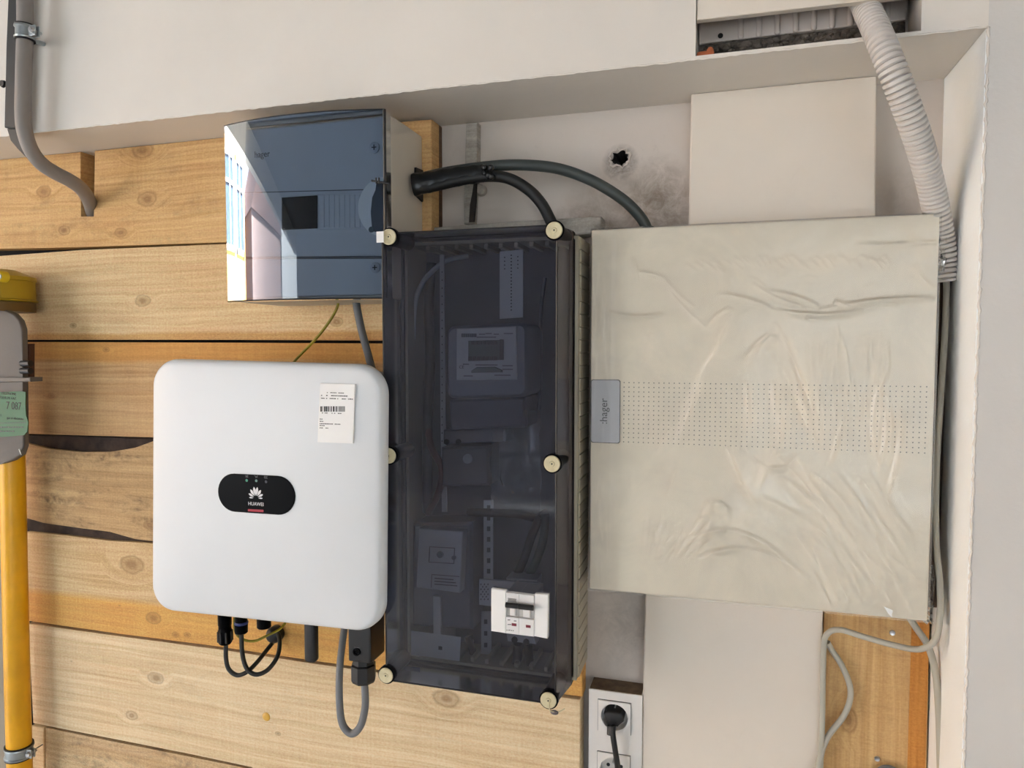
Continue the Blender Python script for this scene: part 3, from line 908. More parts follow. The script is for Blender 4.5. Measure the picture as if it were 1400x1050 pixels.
# clear film: one wrinkled sheet over the door, wrapped round its edges
nx, nz = 500, 580
X = np.linspace(CX0 - 0.0012, CX1 + 0.0015, nx); Z = np.linspace(CZ0 - 0.0012, CZ1 + 0.0012, nz)
XX, ZZ = np.meshgrid(X, Z, indexing='ij')
Hh = np.zeros_like(XX)
def crease(a, b, h, w, bow=0.0):
    """ridge from pixel a to pixel b, bowed sideways"""
    global Hh
    p = P(a[0], a[1], CY); q = P(b[0], b[1], CY)
    ax, az, bx_, bz_ = p.x, p.z, q.x, q.z
    dx, dz = bx_ - ax, bz_ - az; LL = math.hypot(dx, dz) + 1e-9
    ux, uz = dx / LL, dz / LL
    w = w if w > 0.0016 else w * 1.5
    s = (XX - ax) * ux + (ZZ - az) * uz
    n = -(XX - ax) * uz + (ZZ - az) * ux - bow * LL * 4 * np.clip(s / LL, 0, 1) * (1 - np.clip(s / LL, 0, 1))
    env = np.clip(s / LL, 0, 1) * np.clip(1 - s / LL, 0, 1) * 4
    env = np.where((s > 0) & (s < LL), env ** 0.5, 0)
    g = np.exp(-(n / w) ** 2)
    asym = np.where(n > 0, g, np.exp(-(n / (w * 2.2)) ** 2) * 1.0)
    Hh = np.maximum(Hh, h * (1.0 if h > 0.0011 else 3.6) * env * asym)
rr = random.Random(21)
# big folds read off the photograph
for a, b, h, w, bo in [
    ((866, 352), (872, 388), 1.3, 1.3, 0.05), ((872, 372), (912, 382), 1.5, 1.6, 0.05), ((905, 375), (950, 420), 1.0, 1.4, -.05), ((915, 395), (965, 448), 1.0, 1.4, -.03),
    ((832, 425), (905, 428), 1.3, 1.5, -.08), ((965, 450), (1000, 420), 1.2, 1.5, .1), ((997, 430), (960, 510), 1.1, 1.1, .02), ((960, 505), (925, 605), 1.2, 1.2, .02), ((890, 455), (882, 502), 1.4, 1.1, .03),
    ((980, 402), (1060, 425), 1.2, 1.6, .06), ((1028, 387), (1100, 420), 1.0, 1.5, -.05), ((1050, 398), (1120, 420), 1.3, 1.5, .06), ((1060, 424), (1180, 424), 1.4, 1.8, -.05), ((1120, 424), (1275, 408), 1.2, 1.6, .04),
    ((1180, 412), (1230, 415), .9, 1.3, .0), ((1060, 440), (1125, 600), 1.6, 1.5, .02), ((1072, 500), (1125, 620), 1.3, 1.3, -.03), ((1062, 450), (1085, 510), 1.0, 1.6, .1), ((1020, 500), (1045, 460), 1.2, 1.6, .1), ((1045, 458), (1080, 500), .7, 3, .2),
    ((1020, 520), (1026, 600), 1.0, 1.0, 0), ((1066, 560), (1070, 600), 1.4, 1.2, 0), ((1056, 520), (1065, 620), 1.0, 1.0, 0), ((884, 555), (895, 600), 1.4, 1.1, 0), ((876, 552), (878, 600), 1.1, 1.0, 0), ((915, 585), (898, 620), 1.4, 1.3, 0),
    ((996, 610), (1035, 690), 1.4, 1.5, -.06), ((1030, 625), (1090, 620), 1.2, 1.5, -.3), ((1060, 610), (1035, 665), 1.0, 1.2, 0), ((925, 640), (913, 680), 1.4, 1.3, 0), ((862, 640), (866, 668), .9, 1.1, 0),
    ((962, 705), (968, 685), 1.4, 2.5, .1), ((966, 686), (1000, 700), .9, 3.0, .1), ((940, 735), (960, 705), 1.2, 1.2, .0), ((935, 742), (1000, 724), 1.2, 1.6, .1), ((1000, 724), (1100, 800), 1.4, 1.8, .12), ((955, 762), (1010, 748), 1.4, 1.6, .05), ((1005, 748), (1110, 800), 1.2, 1.8, .12),
    ((1040, 680), (1160, 760), 1.0, 2.0, .06), ((1065, 650), (1180, 770), 1.1, 2.0, .05), ((1085, 620), (1180, 740), 1.2, 1.8, -.04), ((1100, 650), (1220, 790), 1.2, 2.0, -.05), ((1060, 620), (1140, 720), 1.2, 1.6, .04),
    ((1195, 520), (1200, 640), .9, 1.4, .1), ((1215, 500), (1205, 650), .8, 1.4, -.1), ((1232, 560), (1200, 700), .8, 1.6, .06), ((1130, 640), (1155, 560), .6, 1.5, .0), ((1245, 320), (1270, 350), .7, 1.5, .0), ((1250, 360), (1278, 395), .7, 1.5, -.1),
    ((1170, 335), (1278, 330), .7, 1.2, -.02), ((1004, 312), (1008, 320), 1.8, 1.0, 0), ((1140, 412), (1165, 420), 1.4, 2, 0)]:
    crease(a, b, h * 0.0035, w * 0.00125, bo)
# rows of small slanted puckers
for i in range(34):
    x = 940 + i * 8.2 + rr.uniform(-3, 3)
    y = 352 + rr.uniform(-4, 4) + (6 if x < 1000 else 0)
    crease((x, y), (x + rr.uniform(8, 16), y + rr.uniform(7, 17)), rr.uniform(0.0004, 0.0009), rr.uniform(0.0007, 0.0013))
for i in range(26):       # fan at the lower left
    a0 = rr.uniform(0, 1)
    x = 876 + 70 * a0; y = 768 - rr.uniform(0, 12)
    crease((x, y), (x + 6 + 40 * a0 * rr.uniform(0.5, 1), y - rr.uniform(18, 60)), rr.uniform(0.0003, 0.0008), rr.uniform(0.0007, 0.0012))
for i in range(60):       # sweep of fine wrinkles at the lower right
    u = rr.uniform(0, 1); x = 1080 + 130 * u; y = 640 + rr.uniform(0, 130)
    crease((x, y), (x + rr.uniform(25, 60), y + rr.uniform(45, 100)), rr.uniform(0.0002, 0.0006), rr.uniform(0.0009, 0.0018), rr.uniform(-.06, .06))
for i in range(44):       # fine vertical ripples
    x = rr.uniform(1070, 1215); y = rr.uniform(440, 560)
    crease((x, y), (x + rr.uniform(-8, 8), y + rr.uniform(25, 70)), rr.uniform(0.0002, 0.0004), rr.uniform(0.0008, 0.0015), rr.uniform(-.05, .05))
for i in range(90):
    x = rr.uniform(830, 1270); y = rr.uniform(310, 820); a = rr.uniform(0, math.pi); l = rr.uniform(8, 30)
    crease((x, y), (x + l * math.cos(a), y + l * math.sin(a)), rr.uniform(0.00006, 0.00016), rr.uniform(0.0008, 0.0016), rr.uniform(-.1, .1))
for i in range(22):       # left border band where the film is doubled
    y = rr.uniform(320, 800); x = rr.uniform(811, 832)
    crease((x, y), (x + rr.uniform(-6, 8), y + rr.uniform(20, 80)), rr.uniform(0.0004, 0.0009), rr.uniform(0.0008, 0.0016), rr.uniform(-.06, .06))
low = 0.0002 * (np.sin(XX * 47 + 3 * np.sin(ZZ * 21)) * np.sin(ZZ * 33 + 2 * np.sin(XX * 29)) + 1)
band = 0.0010 * np.exp(-((XX - P(836, 500, CY).x) / 0.004) ** 2) + 0.0009 * (XX < P(836, 500, CY).x)
Yf = CY - 0.0017 - Hh - low - band
edge = 0.0
verts = np.stack([XX, Yf, ZZ], -1).reshape(-1, 3)
fo = Vector(((CX0 + CX1) / 2, CY, (CZ0 + CZ1) / 2))
faces = []
idx = np.arange(nx * nz).reshape(nx, nz)
q = np.stack([idx[:-1, :-1], idx[1:, :-1], idx[1:, 1:], idx[:-1, 1:]], -1).reshape(-1, 4)
faces = q.tolist()
verts = verts.tolist()
# skirts folded back over the door edges
def skirt(line, dxs, dzs, depth):
    base = len(verts)
    for i in line:
        x, y, z = verts[i]
        verts.append([x + dxs * 0.002, CY + depth + 0.003 * math.sin(x * 90 + z * 130), z + dzs * 0.002])
    for k in range(len(line) - 1):
        faces.append([line[k], line[k + 1], base + k + 1, base + k])
skirt(idx[:, 0].tolist(), 0, -1, 0.035); skirt(idx[:, -1].tolist(), 0, 1, 0.035)
skirt(idx[0, :].tolist(), -1, 0, 0.035); skirt(idx[-1, :].tolist(), 1, 0, 0.035)
me = bpy.data.meshes.new('wrap_film')
me.from_pydata([(v[0] - fo.x, v[1] - fo.y, v[2] - fo.z) for v in verts], [], faces)
me.materials.append(M['film'])
for p in me.polygons: p.use_smooth = True
film = bpy.data.objects.new('wrap_film', me); COL.objects.link(film)
film.parent = cab; film.location = fo - Vector(cab.location)
# crumpled loose film at the corners
def crumple(c, sx, sy, sz, seedv, n=14):
    r3 = random.Random(seedv)
    bm = bmesh.new()
    g = [[bm.verts.new((c.x + sx * (i / 5 - 0.5) + r3.uniform(-1, 1) * sx * 0.16, c.y + r3.uniform(-1, 1) * sy, c.z + sz * (j / n - 0.5) + r3.uniform(-1, 1) * sz / n * 0.4)) for j in range(n + 1)] for i in range(6)]
    for i in range(5):
        for j in range(n): bm.faces.new((g[i][j], g[i + 1][j], g[i + 1][j + 1], g[i][j + 1]))
    return finish('loose_film', fixn(bm), M['film2'], cab)
M['film2'] = smoke('crumpled_film', (0.93, 0.93, 0.9, 1), 0.12, haze=0.12, hazecol=(230, 230, 222), ior=1.45)
crumple(P(1286, 335, 0.957), 0.011, 0.006, 0.062, 2)
crumple(P(1271, 800, 0.957), 0.010, 0.006, 0.05, 3)
crumple(P(1268, 835, 0.952), 0.010, 0.008, 0.03, 4)
crumple(P(824, 309, 0.952), 0.024, 0.010, 0.008, 5, 6)
bm = bmesh.new()
c0 = P(1214, 836, CY - 0.004)
pg(bm, [(c0.x - 0.005, c0.z + 0.006), (c0.x + 0.001, c0.z + 0.004), (c0.x + 0.005, c0.z + 0.002), (c0.x + 0.004, c0.z - 0.003), (c0.x + 0.005, c0.z - 0.007), (c0.x, c0.z - 0.002)], CY - 0.0055, CY - 0.0045)
finish('torn_film_flap', fixn(bm), M['paper'], cab)

# ------------------------------------------------------------------ sockets below the meter box
SX0, SX1 = P(805, 960, 1.007).x, P(878, 960, 1.007).x
sz1 = 1.0; sz0 = 0.79
sk = thing('socket_box', 'white surface socket box with dusty top beside the end of the pine boards', 'socket', ((SX0 + SX1) / 2, 1.02, sz0))
box('housing', SX0, SX1, 1.007, 1.0445, sz0, sz1, M['white_plastic'], sk, bev=0.0015)
box('dust_layer', SX0 + 0.001, SX1 - 0.001, 1.0088, 1.0442, sz1 - 0.0005, sz1 + 0.0008, mat('brown_dust', (118, 100, 82), 0.95, var=0.35, vscale=60), sk, bev=0)
def insert(cp, sq):
    (x0, y0), (x1, y1) = sq
    a = P(x0, y0, 1.006); b = P(x1, y1, 1.006); c = P(*cp, 1.006)
    bm = bmesh.new(); bx(bm, a.x - 0.0007, b.x + 0.0007, 1.0062, 1.008, b.z - 0.0007, a.z + 0.0007)
    rim = finish('insert_gap', bm, M['ink_soft'], sk)
    # plate with a round well
    bm = bmesh.new(); R = 0.0195; n = 32
    oc = [(a.x, a.z), (b.x, a.z), (b.x, b.z), (a.x, b.z)]
    rc_ = [(c.x + R * math.cos(2 * math.pi * i / n), c.z + R * math.sin(2 * math.pi * i / n)) for i in range(n)]
    ts = tessellate_polygon([[Vector((x, z, 0)) for x, z in oc], [Vector((x, z, 0)) for x, z in rc_]])
    vv = [bm.verts.new((x, 1.0045, z)) for x, z in oc + rc_]
    for t_ in ts: bm.faces.new([vv[i] for i in t_])
    bb = [bm.verts.new((x, 1.0068, z)) for x, z in oc]
    for i in range(4): bm.faces.new((vv[i], vv[(i + 1) % 4], bb[(i + 1) % 4], bb[i]))
    w = [bm.verts.new((c.x + (x - c.x) * 0.97, 1.020, c.z + (z - c.z) * 0.97)) for x, z in rc_]
    for i in range(n): bm.faces.new((vv[4 + i], vv[4 + (i + 1) % n], w[(i + 1) % n], w[i]))
    bm.faces.new(w)
    ins = finish('socket_insert', fixn(bm), M['white_plastic'], sk)
    for s in (-1, 1):
        lath('pin_hole', (c.x + s * 0.0095, 1.0199, c.z - 0.001), (0, -1, 0), [(0.0027, 0), (0.0027, 0.0004)], M['ink'], ins, segs=14)
    lath('earth_pin', (c.x, 1.020, c.z + 0.0095), (0, -1, 0), [(0.0023, 0), (0.0023, 0.011), (0.0012, 0.0125)], M['chrome'], ins, segs=14)
    return c
# cut the housing front so the wells are open
hs = [o_ for o_ in sk.children if o_.name.startswith('housing')][0]
c1 = insert((840, 980), ((818, 956), (862, 1005)))
c2 = insert((838.5, 1053), ((817, 1027), (861, 1079)))
bmh = bmesh.new()
R = 0.0192; n = 32
o4 = [(SX0, sz0), (SX1, sz0), (SX1, sz1), (SX0, sz1)]
loops = [o4] + [[(c.x + R * math.cos(2 * math.pi * i / n), c.z + R * math.sin(2 * math.pi * i / n)) for i in range(n)] for c in (c1, c2)]
ts = tessellate_polygon([[Vector((x, z, 0)) for x, z in L_] for L_ in loops])
flat = [p for L_ in loops for p in L_]
vv = [bmh.verts.new((x, 1.007, z)) for x, z in flat]
for t_ in ts: bmh.faces.new([vv[i] for i in t_])
bb = [bmh.verts.new((x, 1.0445, z)) for x, z in o4]
for i in range(4): bmh.faces.new((vv[i], vv[(i + 1) % 4], bb[(i + 1) % 4], bb[i]))
bmh.faces.new(bb)
fixn(bmh)
bmesh.ops.translate(bmh, verts=bmh.verts, vec=-(Vector(sk.location) + Vector(hs.location)))
bmh.to_mesh(hs.data); bmh.free()
for g_ in [o_ for o_ in sk.children if o_.name.startswith('insert_gap')]:
    # turn the gap plate into a frame
    me = g_.data
    b_ = bmesh.new(); xs = [v.co.x for v in me.vertices]; zs = [v.co.z for v in me.vertices]; ys = [v.co.y for v in me.vertices]
    x0, x1, z0, z1, y0, y1 = min(xs), max(xs), min(zs), max(zs), min(ys), max(ys); w_ = 0.0016
    bx(b_, x0, x0 + w_, y0, y1, z0, z1); bx(b_, x1 - w_, x1, y0, y1, z0, z1); bx(b_, x0 + w_, x1 - w_, y0, y1, z0, z0 + w_); bx(b_, x0 + w_, x1 - w_, y0, y1, z1 - w_, z1)
    b_.to_mesh(me); b_.free()
pl = thing('power_plug', 'black plug pushed into the upper socket with its cord hanging down', 'plug', tuple(c1))
bm = bmesh.new()
out = [(-0.0175, 0.006), (-0.012, 0.0125), (0, 0.0135), (0.012, 0.012), (0.0175, 0.005), (0.016, -0.003), (0.007, -0.011), (0.001, -0.0155), (-0.007, -0.014), (-0.0125, -0.006)]
pg(bm, [(c1.x + x * 0.86, c1.z + z * 0.86) for x, z in out], 0.998, 1.0195, 0.004, 3)
finish('plug_body', fixn(bm), M['black'], pl, smooth=True)
bm = bmesh.new(); tb(bm, [Vector((c1.x - 0.003, 0.998, c1.z - 0.010)), Vector((c1.x - 0.003, 0.995, c1.z - 0.0215))], 0.0062, 14)
finish('strain_relief', fixn(bm), M['black'], pl, smooth=True)
cable('cord', [(837, 992, 0.994), (838, 1005, 0.992), (841, 1025, 0.992), (844.5, 1050, 0.994), (847, 1090, 0.998), (848, 1150, 1.0)], 3.9, M['black_rubber'], pl)

# ------------------------------------------------------------------ meter box with the smoked lid
LX0, LX1, LZ0, LZ1 = -0.4330, -0.1960, 1.0455, 1.6505
BXL, BXR = -0.4300, -0.1815
mb = thing('meter_box', 'tall wall-mounted meter box with a smoked transparent lid and six cream screws', 'meter box', (-0.314, 0.97, LZ0))
# tray: side walls and back
bm = bmesh.new()
w_ = 0.004
bz0, bz1 = LZ0 + 0.004, LZ1 - 0.004
bx(bm, BXL, BXR, 0.992, 0.9965, bz0, bz1)
bx(bm, BXL, BXL + w_, 0.925, 0.9925, bz0, bz1)
bx(bm, BXR - w_, BXR, 0.925, 0.9925, bz0, bz1)
bx(bm, BXL + w_, BXR - w_, 0.925, 0.9925, bz0, bz0 + w_)
bx(bm, BXL + w_, BXR - w_, 0.925, 0.9925, bz1 - w_, bz1)
finish('tray', bm, M['tray'], mb)
nr = 35
box('back_shade_panel', BXL + 0.005, BXR - 0.005, 0.9895, 0.9918, bz0 + 0.005, bz1 - 0.005, mat('inner_back_shade', (112, 112, 112), 0.6, var=0.12), mb, bev=0)  # added panel; the dimness inside the tray is put into its grey
for i in range(nr):
    z0 = bz0 + (bz1 - bz0) * i / nr
    bm = bmesh.new(); bx(bm, BXR - 0.0005, BXR + 0.0022, 0.934, 0.9965, z0 + 0.0007, z0 + (bz1 - bz0) / nr - 0.0007, 0.0006, 1)
    finish('side_rib', bm, M['tray'], mb)
# inner ribs at top and bottom of the tray
for zc, up in ((bz1 - w_, -1), (bz0 + w_, 1)):
    for i in range(10):
        x = BXL + 0.03 + i * 0.0215
        bm = bmesh.new(); bx(bm, x, x + 0.006, 0.93, 0.99, min(zc, zc + up * 0.007), max(zc, zc + up * 0.007), 0.001, 1)
        finish('inner_rib', bm, M['tray'], mb)
# lid: front pane, side walls, dark seal rim
lid_l = [(LX0, LZ1), (LX1, LZ1), (LX1, LZ0), (LX0, LZ0)]
rim_l = [(LX0 - 0.003, LZ1 + 0.002), (LX1 + 0.0085, LZ1 + 0.002), (LX1 + 0.0085, LZ0 - 0.002), (LX0 - 0.003, LZ0 - 0.002)]
# opening in the pane for the breaker
hx0, hx1 = P(671.5, 830, 0.862).x, P(750, 840, 0.862).x
hz1, hz0 = P(710, 811, 0.862).z, P(710, 867, 0.862).z
bm = bmesh.new()
ts = tessellate_polygon([[Vector((x, z, 0)) for x, z in lid_l], [Vector(p).to_3d() for p in ((hx0, hz0), (hx1, hz0), (hx1, hz1), (hx0, hz1))]])
al = lid_l + [(hx0, hz0), (hx1, hz0), (hx1, hz1), (hx0, hz1)]
vv = [bm.verts.new((x, 0.862, z)) for x, z in al]
for t_ in ts: bm.faces.new([vv[i] for i in t_])
lid = finish('lid', fixn(bm), M['smoke_lid'], mb)
def frame_loops(bm, o_, i_, y0, y1):
    a = [bm.verts.new((x, y0, z)) for x, z in o_]; b = [bm.verts.new((x, y1, z)) for x, z in i_]
    for k in range(4): bm.faces.new((a[k], a[(k + 1) % 4], b[(k + 1) % 4], b[k]))
bm = bmesh.new(); frame_loops(bm, lid_l, rim_l, 0.8622, 0.925)
finish('lid_side', fixn(bm), M['smoke_side'], lid)
bm = bmesh.new()
x0, x1, z0, z1 = rim_l[0][0], rim_l[1][0], rim_l[2][1], rim_l[0][1]
for (a, b, c_, d_) in ((x0, x0 + .006, z0, z1), (x1 - .006, x1, z0, z1), (x0, x1, z0, z0 + .004), (x0, x1, z1 - .004, z1)):
    bx(bm, a, b, 0.922, 0.934, c_, d_, 0.001, 1)
finish('lid_rim', bm, M['black'], lid)
# front edge bead that shows as a dark line
bm = bmesh.new()
cs = [Vector((x, 0.8625, z)) for x, z in lid_l]
for k in range(4): tb(bm, [cs[k], cs[(k + 1) % 4]], 0.0011, 6)
finish('edge_bead', fixn(bm), M['black'], lid)
# screws
caps = [(532, 324), (758, 315), (532, 623), (755, 634), (528, 923), (750, 957)]
for i, (a, b) in enumerate(caps):
    c = P(a, b, 0.858)
    s = lath('lid_screw', (c.x, 0.862, c.z), (0, -1, 0), [(0.0103, -0.055), (0.0103, -0.004), (0.0124, -0.003), (0.0124, 0.0035), (0.0112, 0.0045)], M['black_gloss'], lid, segs=28)
    d_ = lath('screw_cap', (c.x, 0.862, c.z), (0, -1, 0), [(0.0104, 0.0042), (0.0104, 0.0056), (0.0096, 0.0062), (0.0036, 0.0054), (0.0030, 0.0062), (0.0012, 0.0062)], M['cream'], s, segs=28)
    dd = lath('screw_slot', (c.x, 0.862, c.z), (0, -1, 0), [(0.0011, 0.0060), (0.0010, 0.0066)], M['ink'], s, segs=8)
# paper seal tag on the upper left screw
c = P(520, 324, 0.852)
o = box('seal_tag', c.x - 0.0055, c.x + 0.005, 0.8515, 0.8525, c.z - 0.0072, c.z + 0.0072, M['paper'], bev=0.0004)
tag(o, 'tiny cream seal tag on the upper left lid screw', 'tag')
# lead seal with wire on the lower right screw
o = thing('lead_seal', 'small grey lead seal dangling on a wire from the lower right lid screw', 'seal', tuple(P(760, 972, 0.86)))
cable('wire', [(751, 957, 0.853), (751, 966, 0.853), (753, 972, 0.856), (764, 973, 0.86), (772, 969, 0.862)], 0.8, M['cream'], o, n=5, segs=6)
bm = bmesh.new(); r = bmesh.ops.create_icosphere(bm, subdivisions=2, radius=0.005)
c = P(758, 974, 0.859)
for v in r['verts']: v.co = Vector((c.x + v.co.x * 1.1, c.y + v.co.y * 0.4, c.z + v.co.z * 0.65))
finish('lead_disc', bm, mat('lead', (118, 110, 112), 0.5, metal=0.4), o, smooth=True)

# ---- what stands inside the meter box
def inner(name, pix, d0, d1, m, parent, bev=0.001, **kw):
    return slab(name, pix, d0, d1, m, parent, bev=bev, **kw)
t = thing('electricity_meter', 'electricity meter with a display window behind the upper half of the smoked lid', 'meter', tuple(P(663, 545, 0.95)))
bm = bmesh.new()
cq = [(P(a, b, 0.91).x, P(a, b, 0.91).z) for a, b in ((612, 446), (722, 441), (722, 543), (612, 545))]
L0 = rquad(inset(cq, 0.004), 0.008, 6); L1 = rquad(cq, 0.010, 6)
rings(bm, [L0, L1, L1], [0.906, 0.912, 0.989])
finish('meter_case', fixn(bm), mat('meter_case_grey', (128, 132, 142), 0.4), t, smooth=True)
fc = inner('face_plate', [(624, 449), (706, 446), (707, 519), (624, 520)], 0.9035, 0.9065, M['face2'], t)
inner('display', [(640, 466), (688, 465), (688, 492), (640, 494)], 0.902, 0.9036, M['lcd'], fc, 0.0004)
for k in range(7):
    inner('digit_window', [(644 + k * 5.2, 466.5), (648 + k * 5.2, 466.3), (648 + k * 5.2, 471), (644 + k * 5.2, 471.2)], 0.9014, 0.9021, M['ink_soft'], fc, 0)
    inner('digit_window', [(640 + k * 5.8, 487.5), (644.5 + k * 5.8, 487.3), (644.5 + k * 5.8, 492.5), (640 + k * 5.8, 492.7)], 0.9014, 0.9021, M['ink_soft'], fc, 0)
inner('side_window', [(683, 464), (688, 464), (688, 492), (683, 492)], 0.9014, 0.9021, M['ink_soft'], fc, 0)
bm = bmesh.new()
for k in range(14):   # barcode and small print
    pg(bm, xz([(631 + k * 1.5, 456), (631.8 + k * 1.5, 456), (631.8 + k * 1.5, 461), (631 + k * 1.5, 461)], 0.903), 0.9026, 0.9034)
for (a, b, wd) in ((655, 457, 8), (664, 456, 8), (675, 457, 7), (689, 456, 12), (652, 461, 26), (633, 498, 8), (687, 500, 14), (687, 505, 14), (650, 499, 30), (634, 514, 12), (676, 513, 22)):
    pg(bm, xz([(a, b - 0.6), (a + wd, b - 0.6), (a + wd, b + 0.6), (a, b + 0.6)], 0.903), 0.9026, 0.9034)
finish('fine_print', fixn(bm), M['ink_soft'], fc)
text('lettering', 'CE', tuple(P(631, 502, 0.9028)), 0.006, M['ink_soft'], fc)
inner('seal_bar', [(644, 507), (652, 502), (676, 501.5), (686, 506), (686, 509), (644, 510)], 0.9005, 0.9036, M['lcd'], fc, 0.0006)
inner('terminal_cover', [(614, 547), (718, 543), (716, 585), (616, 588)], 0.918, 0.989, mat('terminal_cover_plastic', (96, 98, 106), 0.35), t, 0.003)

# perforated mounting strips
def strip(pix, d0, holes, label, sq=False, m=None):
    o = thing('mounting_strip', label, 'strip', tuple(P(*pix[0], d0)))
    inner('strip_plate', pix, d0, d0 + 0.002, m or M['face'], o, 0.0003)
    for (a, b, r) in holes:
        if sq: inner('hole', [(a - r, b - r * 1.4), (a + r, b - r * 1.4), (a + r, b + r * 1.4), (a - r, b + r * 1.4)], d0 - 0.0003, d0 + 0.0003, M['ink_soft'], o, 0)
        else: lath('hole', P(a, b, d0), (0, -1, 0), [(S(a, b, d0, r), -0.0001), (S(a, b, d0, r), 0.0003)], M['ink'], o, segs=8)
    return o
hl = [(699, 349 + i * 4.4, 1.0) for i in range(18)] + [(690, 352 + i * 5.2, 0.9) for i in range(4)] + [(708, 351 + i * 5.2, 0.9) for i in range(4)]
strip([(683, 344), (715, 341), (715, 434), (683, 436)], 0.955, hl, 'wide pale perforated strip above the electricity meter inside the box')
strip([(601, 348), (607, 348), (609, 560), (611, 700), (604, 700), (602, 560)], 0.955, [(604.5, 372 + i * 11, 0.8) for i in range(28)], 'long thin perforated strip left of the electricity meter inside the box', m=M['face2'])
strip([(661, 684), (674, 684), (674, 803), (661, 803)], 0.955, [(668, 694 + i * 14.5, 2.3) for i in range(8)], 'ladder-like perforated strip above the breaker inside the box', sq=True)
strip([(658, 836), (672, 836), (671, 925), (657, 925)], 0.96, [(664, 850 + i * 16, 2.2) for i in range(5)], 'lower end of the perforated strip left of the breaker', sq=True, m=M['face2'])
# relay with its paper label
t = thing('relay_box', 'pale relay box with a printed face behind the lower left of the smoked lid', 'relay', tuple(P(605, 860, 0.95)))
inner('relay_case', [(564, 716), (646, 714), (646, 862), (562, 856)], 0.935, 0.989, mat('relay_clear_grey', (104, 108, 120), 0.3), t, 0.004)
f2 = inner('relay_face', [(573, 722), (633, 727), (629, 811), (569, 803)], 0.917, 0.9352, M['face2'], t)
bm = bmesh.new()
for pix in ([(587, 747), (622, 749), (622, 750), (587, 748)], [(587, 747), (588, 747), (587, 768), (586, 768)], [(621, 749), (622, 749), (621, 770), (620, 770)], [(586, 768), (621, 770), (621, 771), (586, 769)],
            [(590, 785), (628, 788), (628, 788.8), (590, 785.8)], [(590, 785), (590.8, 785), (590, 803), (589.2, 803)], [(594, 790), (620, 792), (620, 793.2), (594, 791.2)], [(594, 794), (623, 796.2), (623, 797.4), (594, 795.2)], [(594, 798), (625, 800.6), (625, 801.6), (594, 799.2)]):
    pg(bm, xz(pix, 0.9165), 0.9163, 0.9172)
finish('fine_print', fixn(bm), M['ink_soft'], f2)
lath('dial', P(602, 758, 0.917), (0, -1, 0), [(0.0052, 0), (0.0048, 0.002)], M['lcd'], f2)
lath('dial', P(621, 762, 0.917), (0, -1, 0), [(0.003, 0), (0.003, 0.003)], M['lcd'], f2)
o = inner('paper_label', [(559, 862), (630, 871), (628, 905), (557, 895)], 0.928, 0.9287, M['face'], None, 0)
tag(o, 'tilted blank paper label low down behind the smoked lid', 'label')
bm = bmesh.new()
for sx in (-1, 1):
    c = P(602, 886, 0.9278)
    bx(bm, c.x - 0.0032, c.x + 0.0032, 0.9272, 0.9278, c.z + sx * 0.002 - 0.0004, c.z + sx * 0.002 + 0.0004)
c = P(602, 886, 0.9275)
bmesh.ops.create_circle(bm, cap_ends=True, segments=16, radius=0.003, matrix=Matrix.Translation((c.x, 0.9274, c.z)) @ Matrix.Rotation(math.pi / 2, 4, 'X'))
finish('symbol', fixn(bm), M['ink_soft'], o)
box('bracket', P(596, 840, .94).x, P(606, 840, .94).x, 0.9295, 0.99, P(600, 905, .94).z, P(600, 812, .94).z, M['face'], o)
# terminal block under the meter with dark parts
t = thing('terminal_block', 'dim terminal block with a round screw cover below the electricity meter', 'terminal', tuple(P(635, 665, 0.95)))
inner('block', [(603, 612), (668, 610), (668, 664), (604, 666)], 0.94, 0.989, mat('block_grey', (118, 114, 112), 0.5), t, 0.003)
lath('screw_cover', P(640, 627, 0.94), (0, -1, 0), [(0.0068, 0), (0.0066, 0.004), (0.002, 0.005)], M['face2'], t)
inner('label_strip', [(606, 588), (690, 584), (690, 604), (606, 607)], 0.945, 0.989, mat('strip_grey', (104, 104, 110), 0.5), t, 0.002)
for a in (611, 627):
    lath('clamp_hole', P(a, 604, 0.944), (0, -1, 0), [(0.004, 0), (0.004, 0.002)], M['ink'], t, segs=12)
# big folded bracket and pouch of clear plastic right of the block
t = thing('plastic_pouch', 'creased clear plastic pouch hanging right of the terminal block', 'pouch', tuple(P(700, 690, 0.95)))
r4 = random.Random(8)
bm = bmesh.new()
c00 = P(672, 560, 0.935); c11 = P(738, 705, 0.935)
g = [[bm.verts.new((c00.x + (c11.x - c00.x) * i / 9 + r4.uniform(-.002, .002), 0.935 + r4.uniform(-0.008, 0.008) * (1 if 0 < i < 9 else 0.4), c00.z + (c11.z - c00.z) * j / 14)) for j in range(15)] for i in range(10)]
for i in range(9):
    for j in range(14): bm.faces.new((g[i][j], g[i + 1][j], g[i + 1][j + 1], g[i][j + 1]))
finish('pouch_sheet', fixn(bm), M['film2'], t, smooth='all')
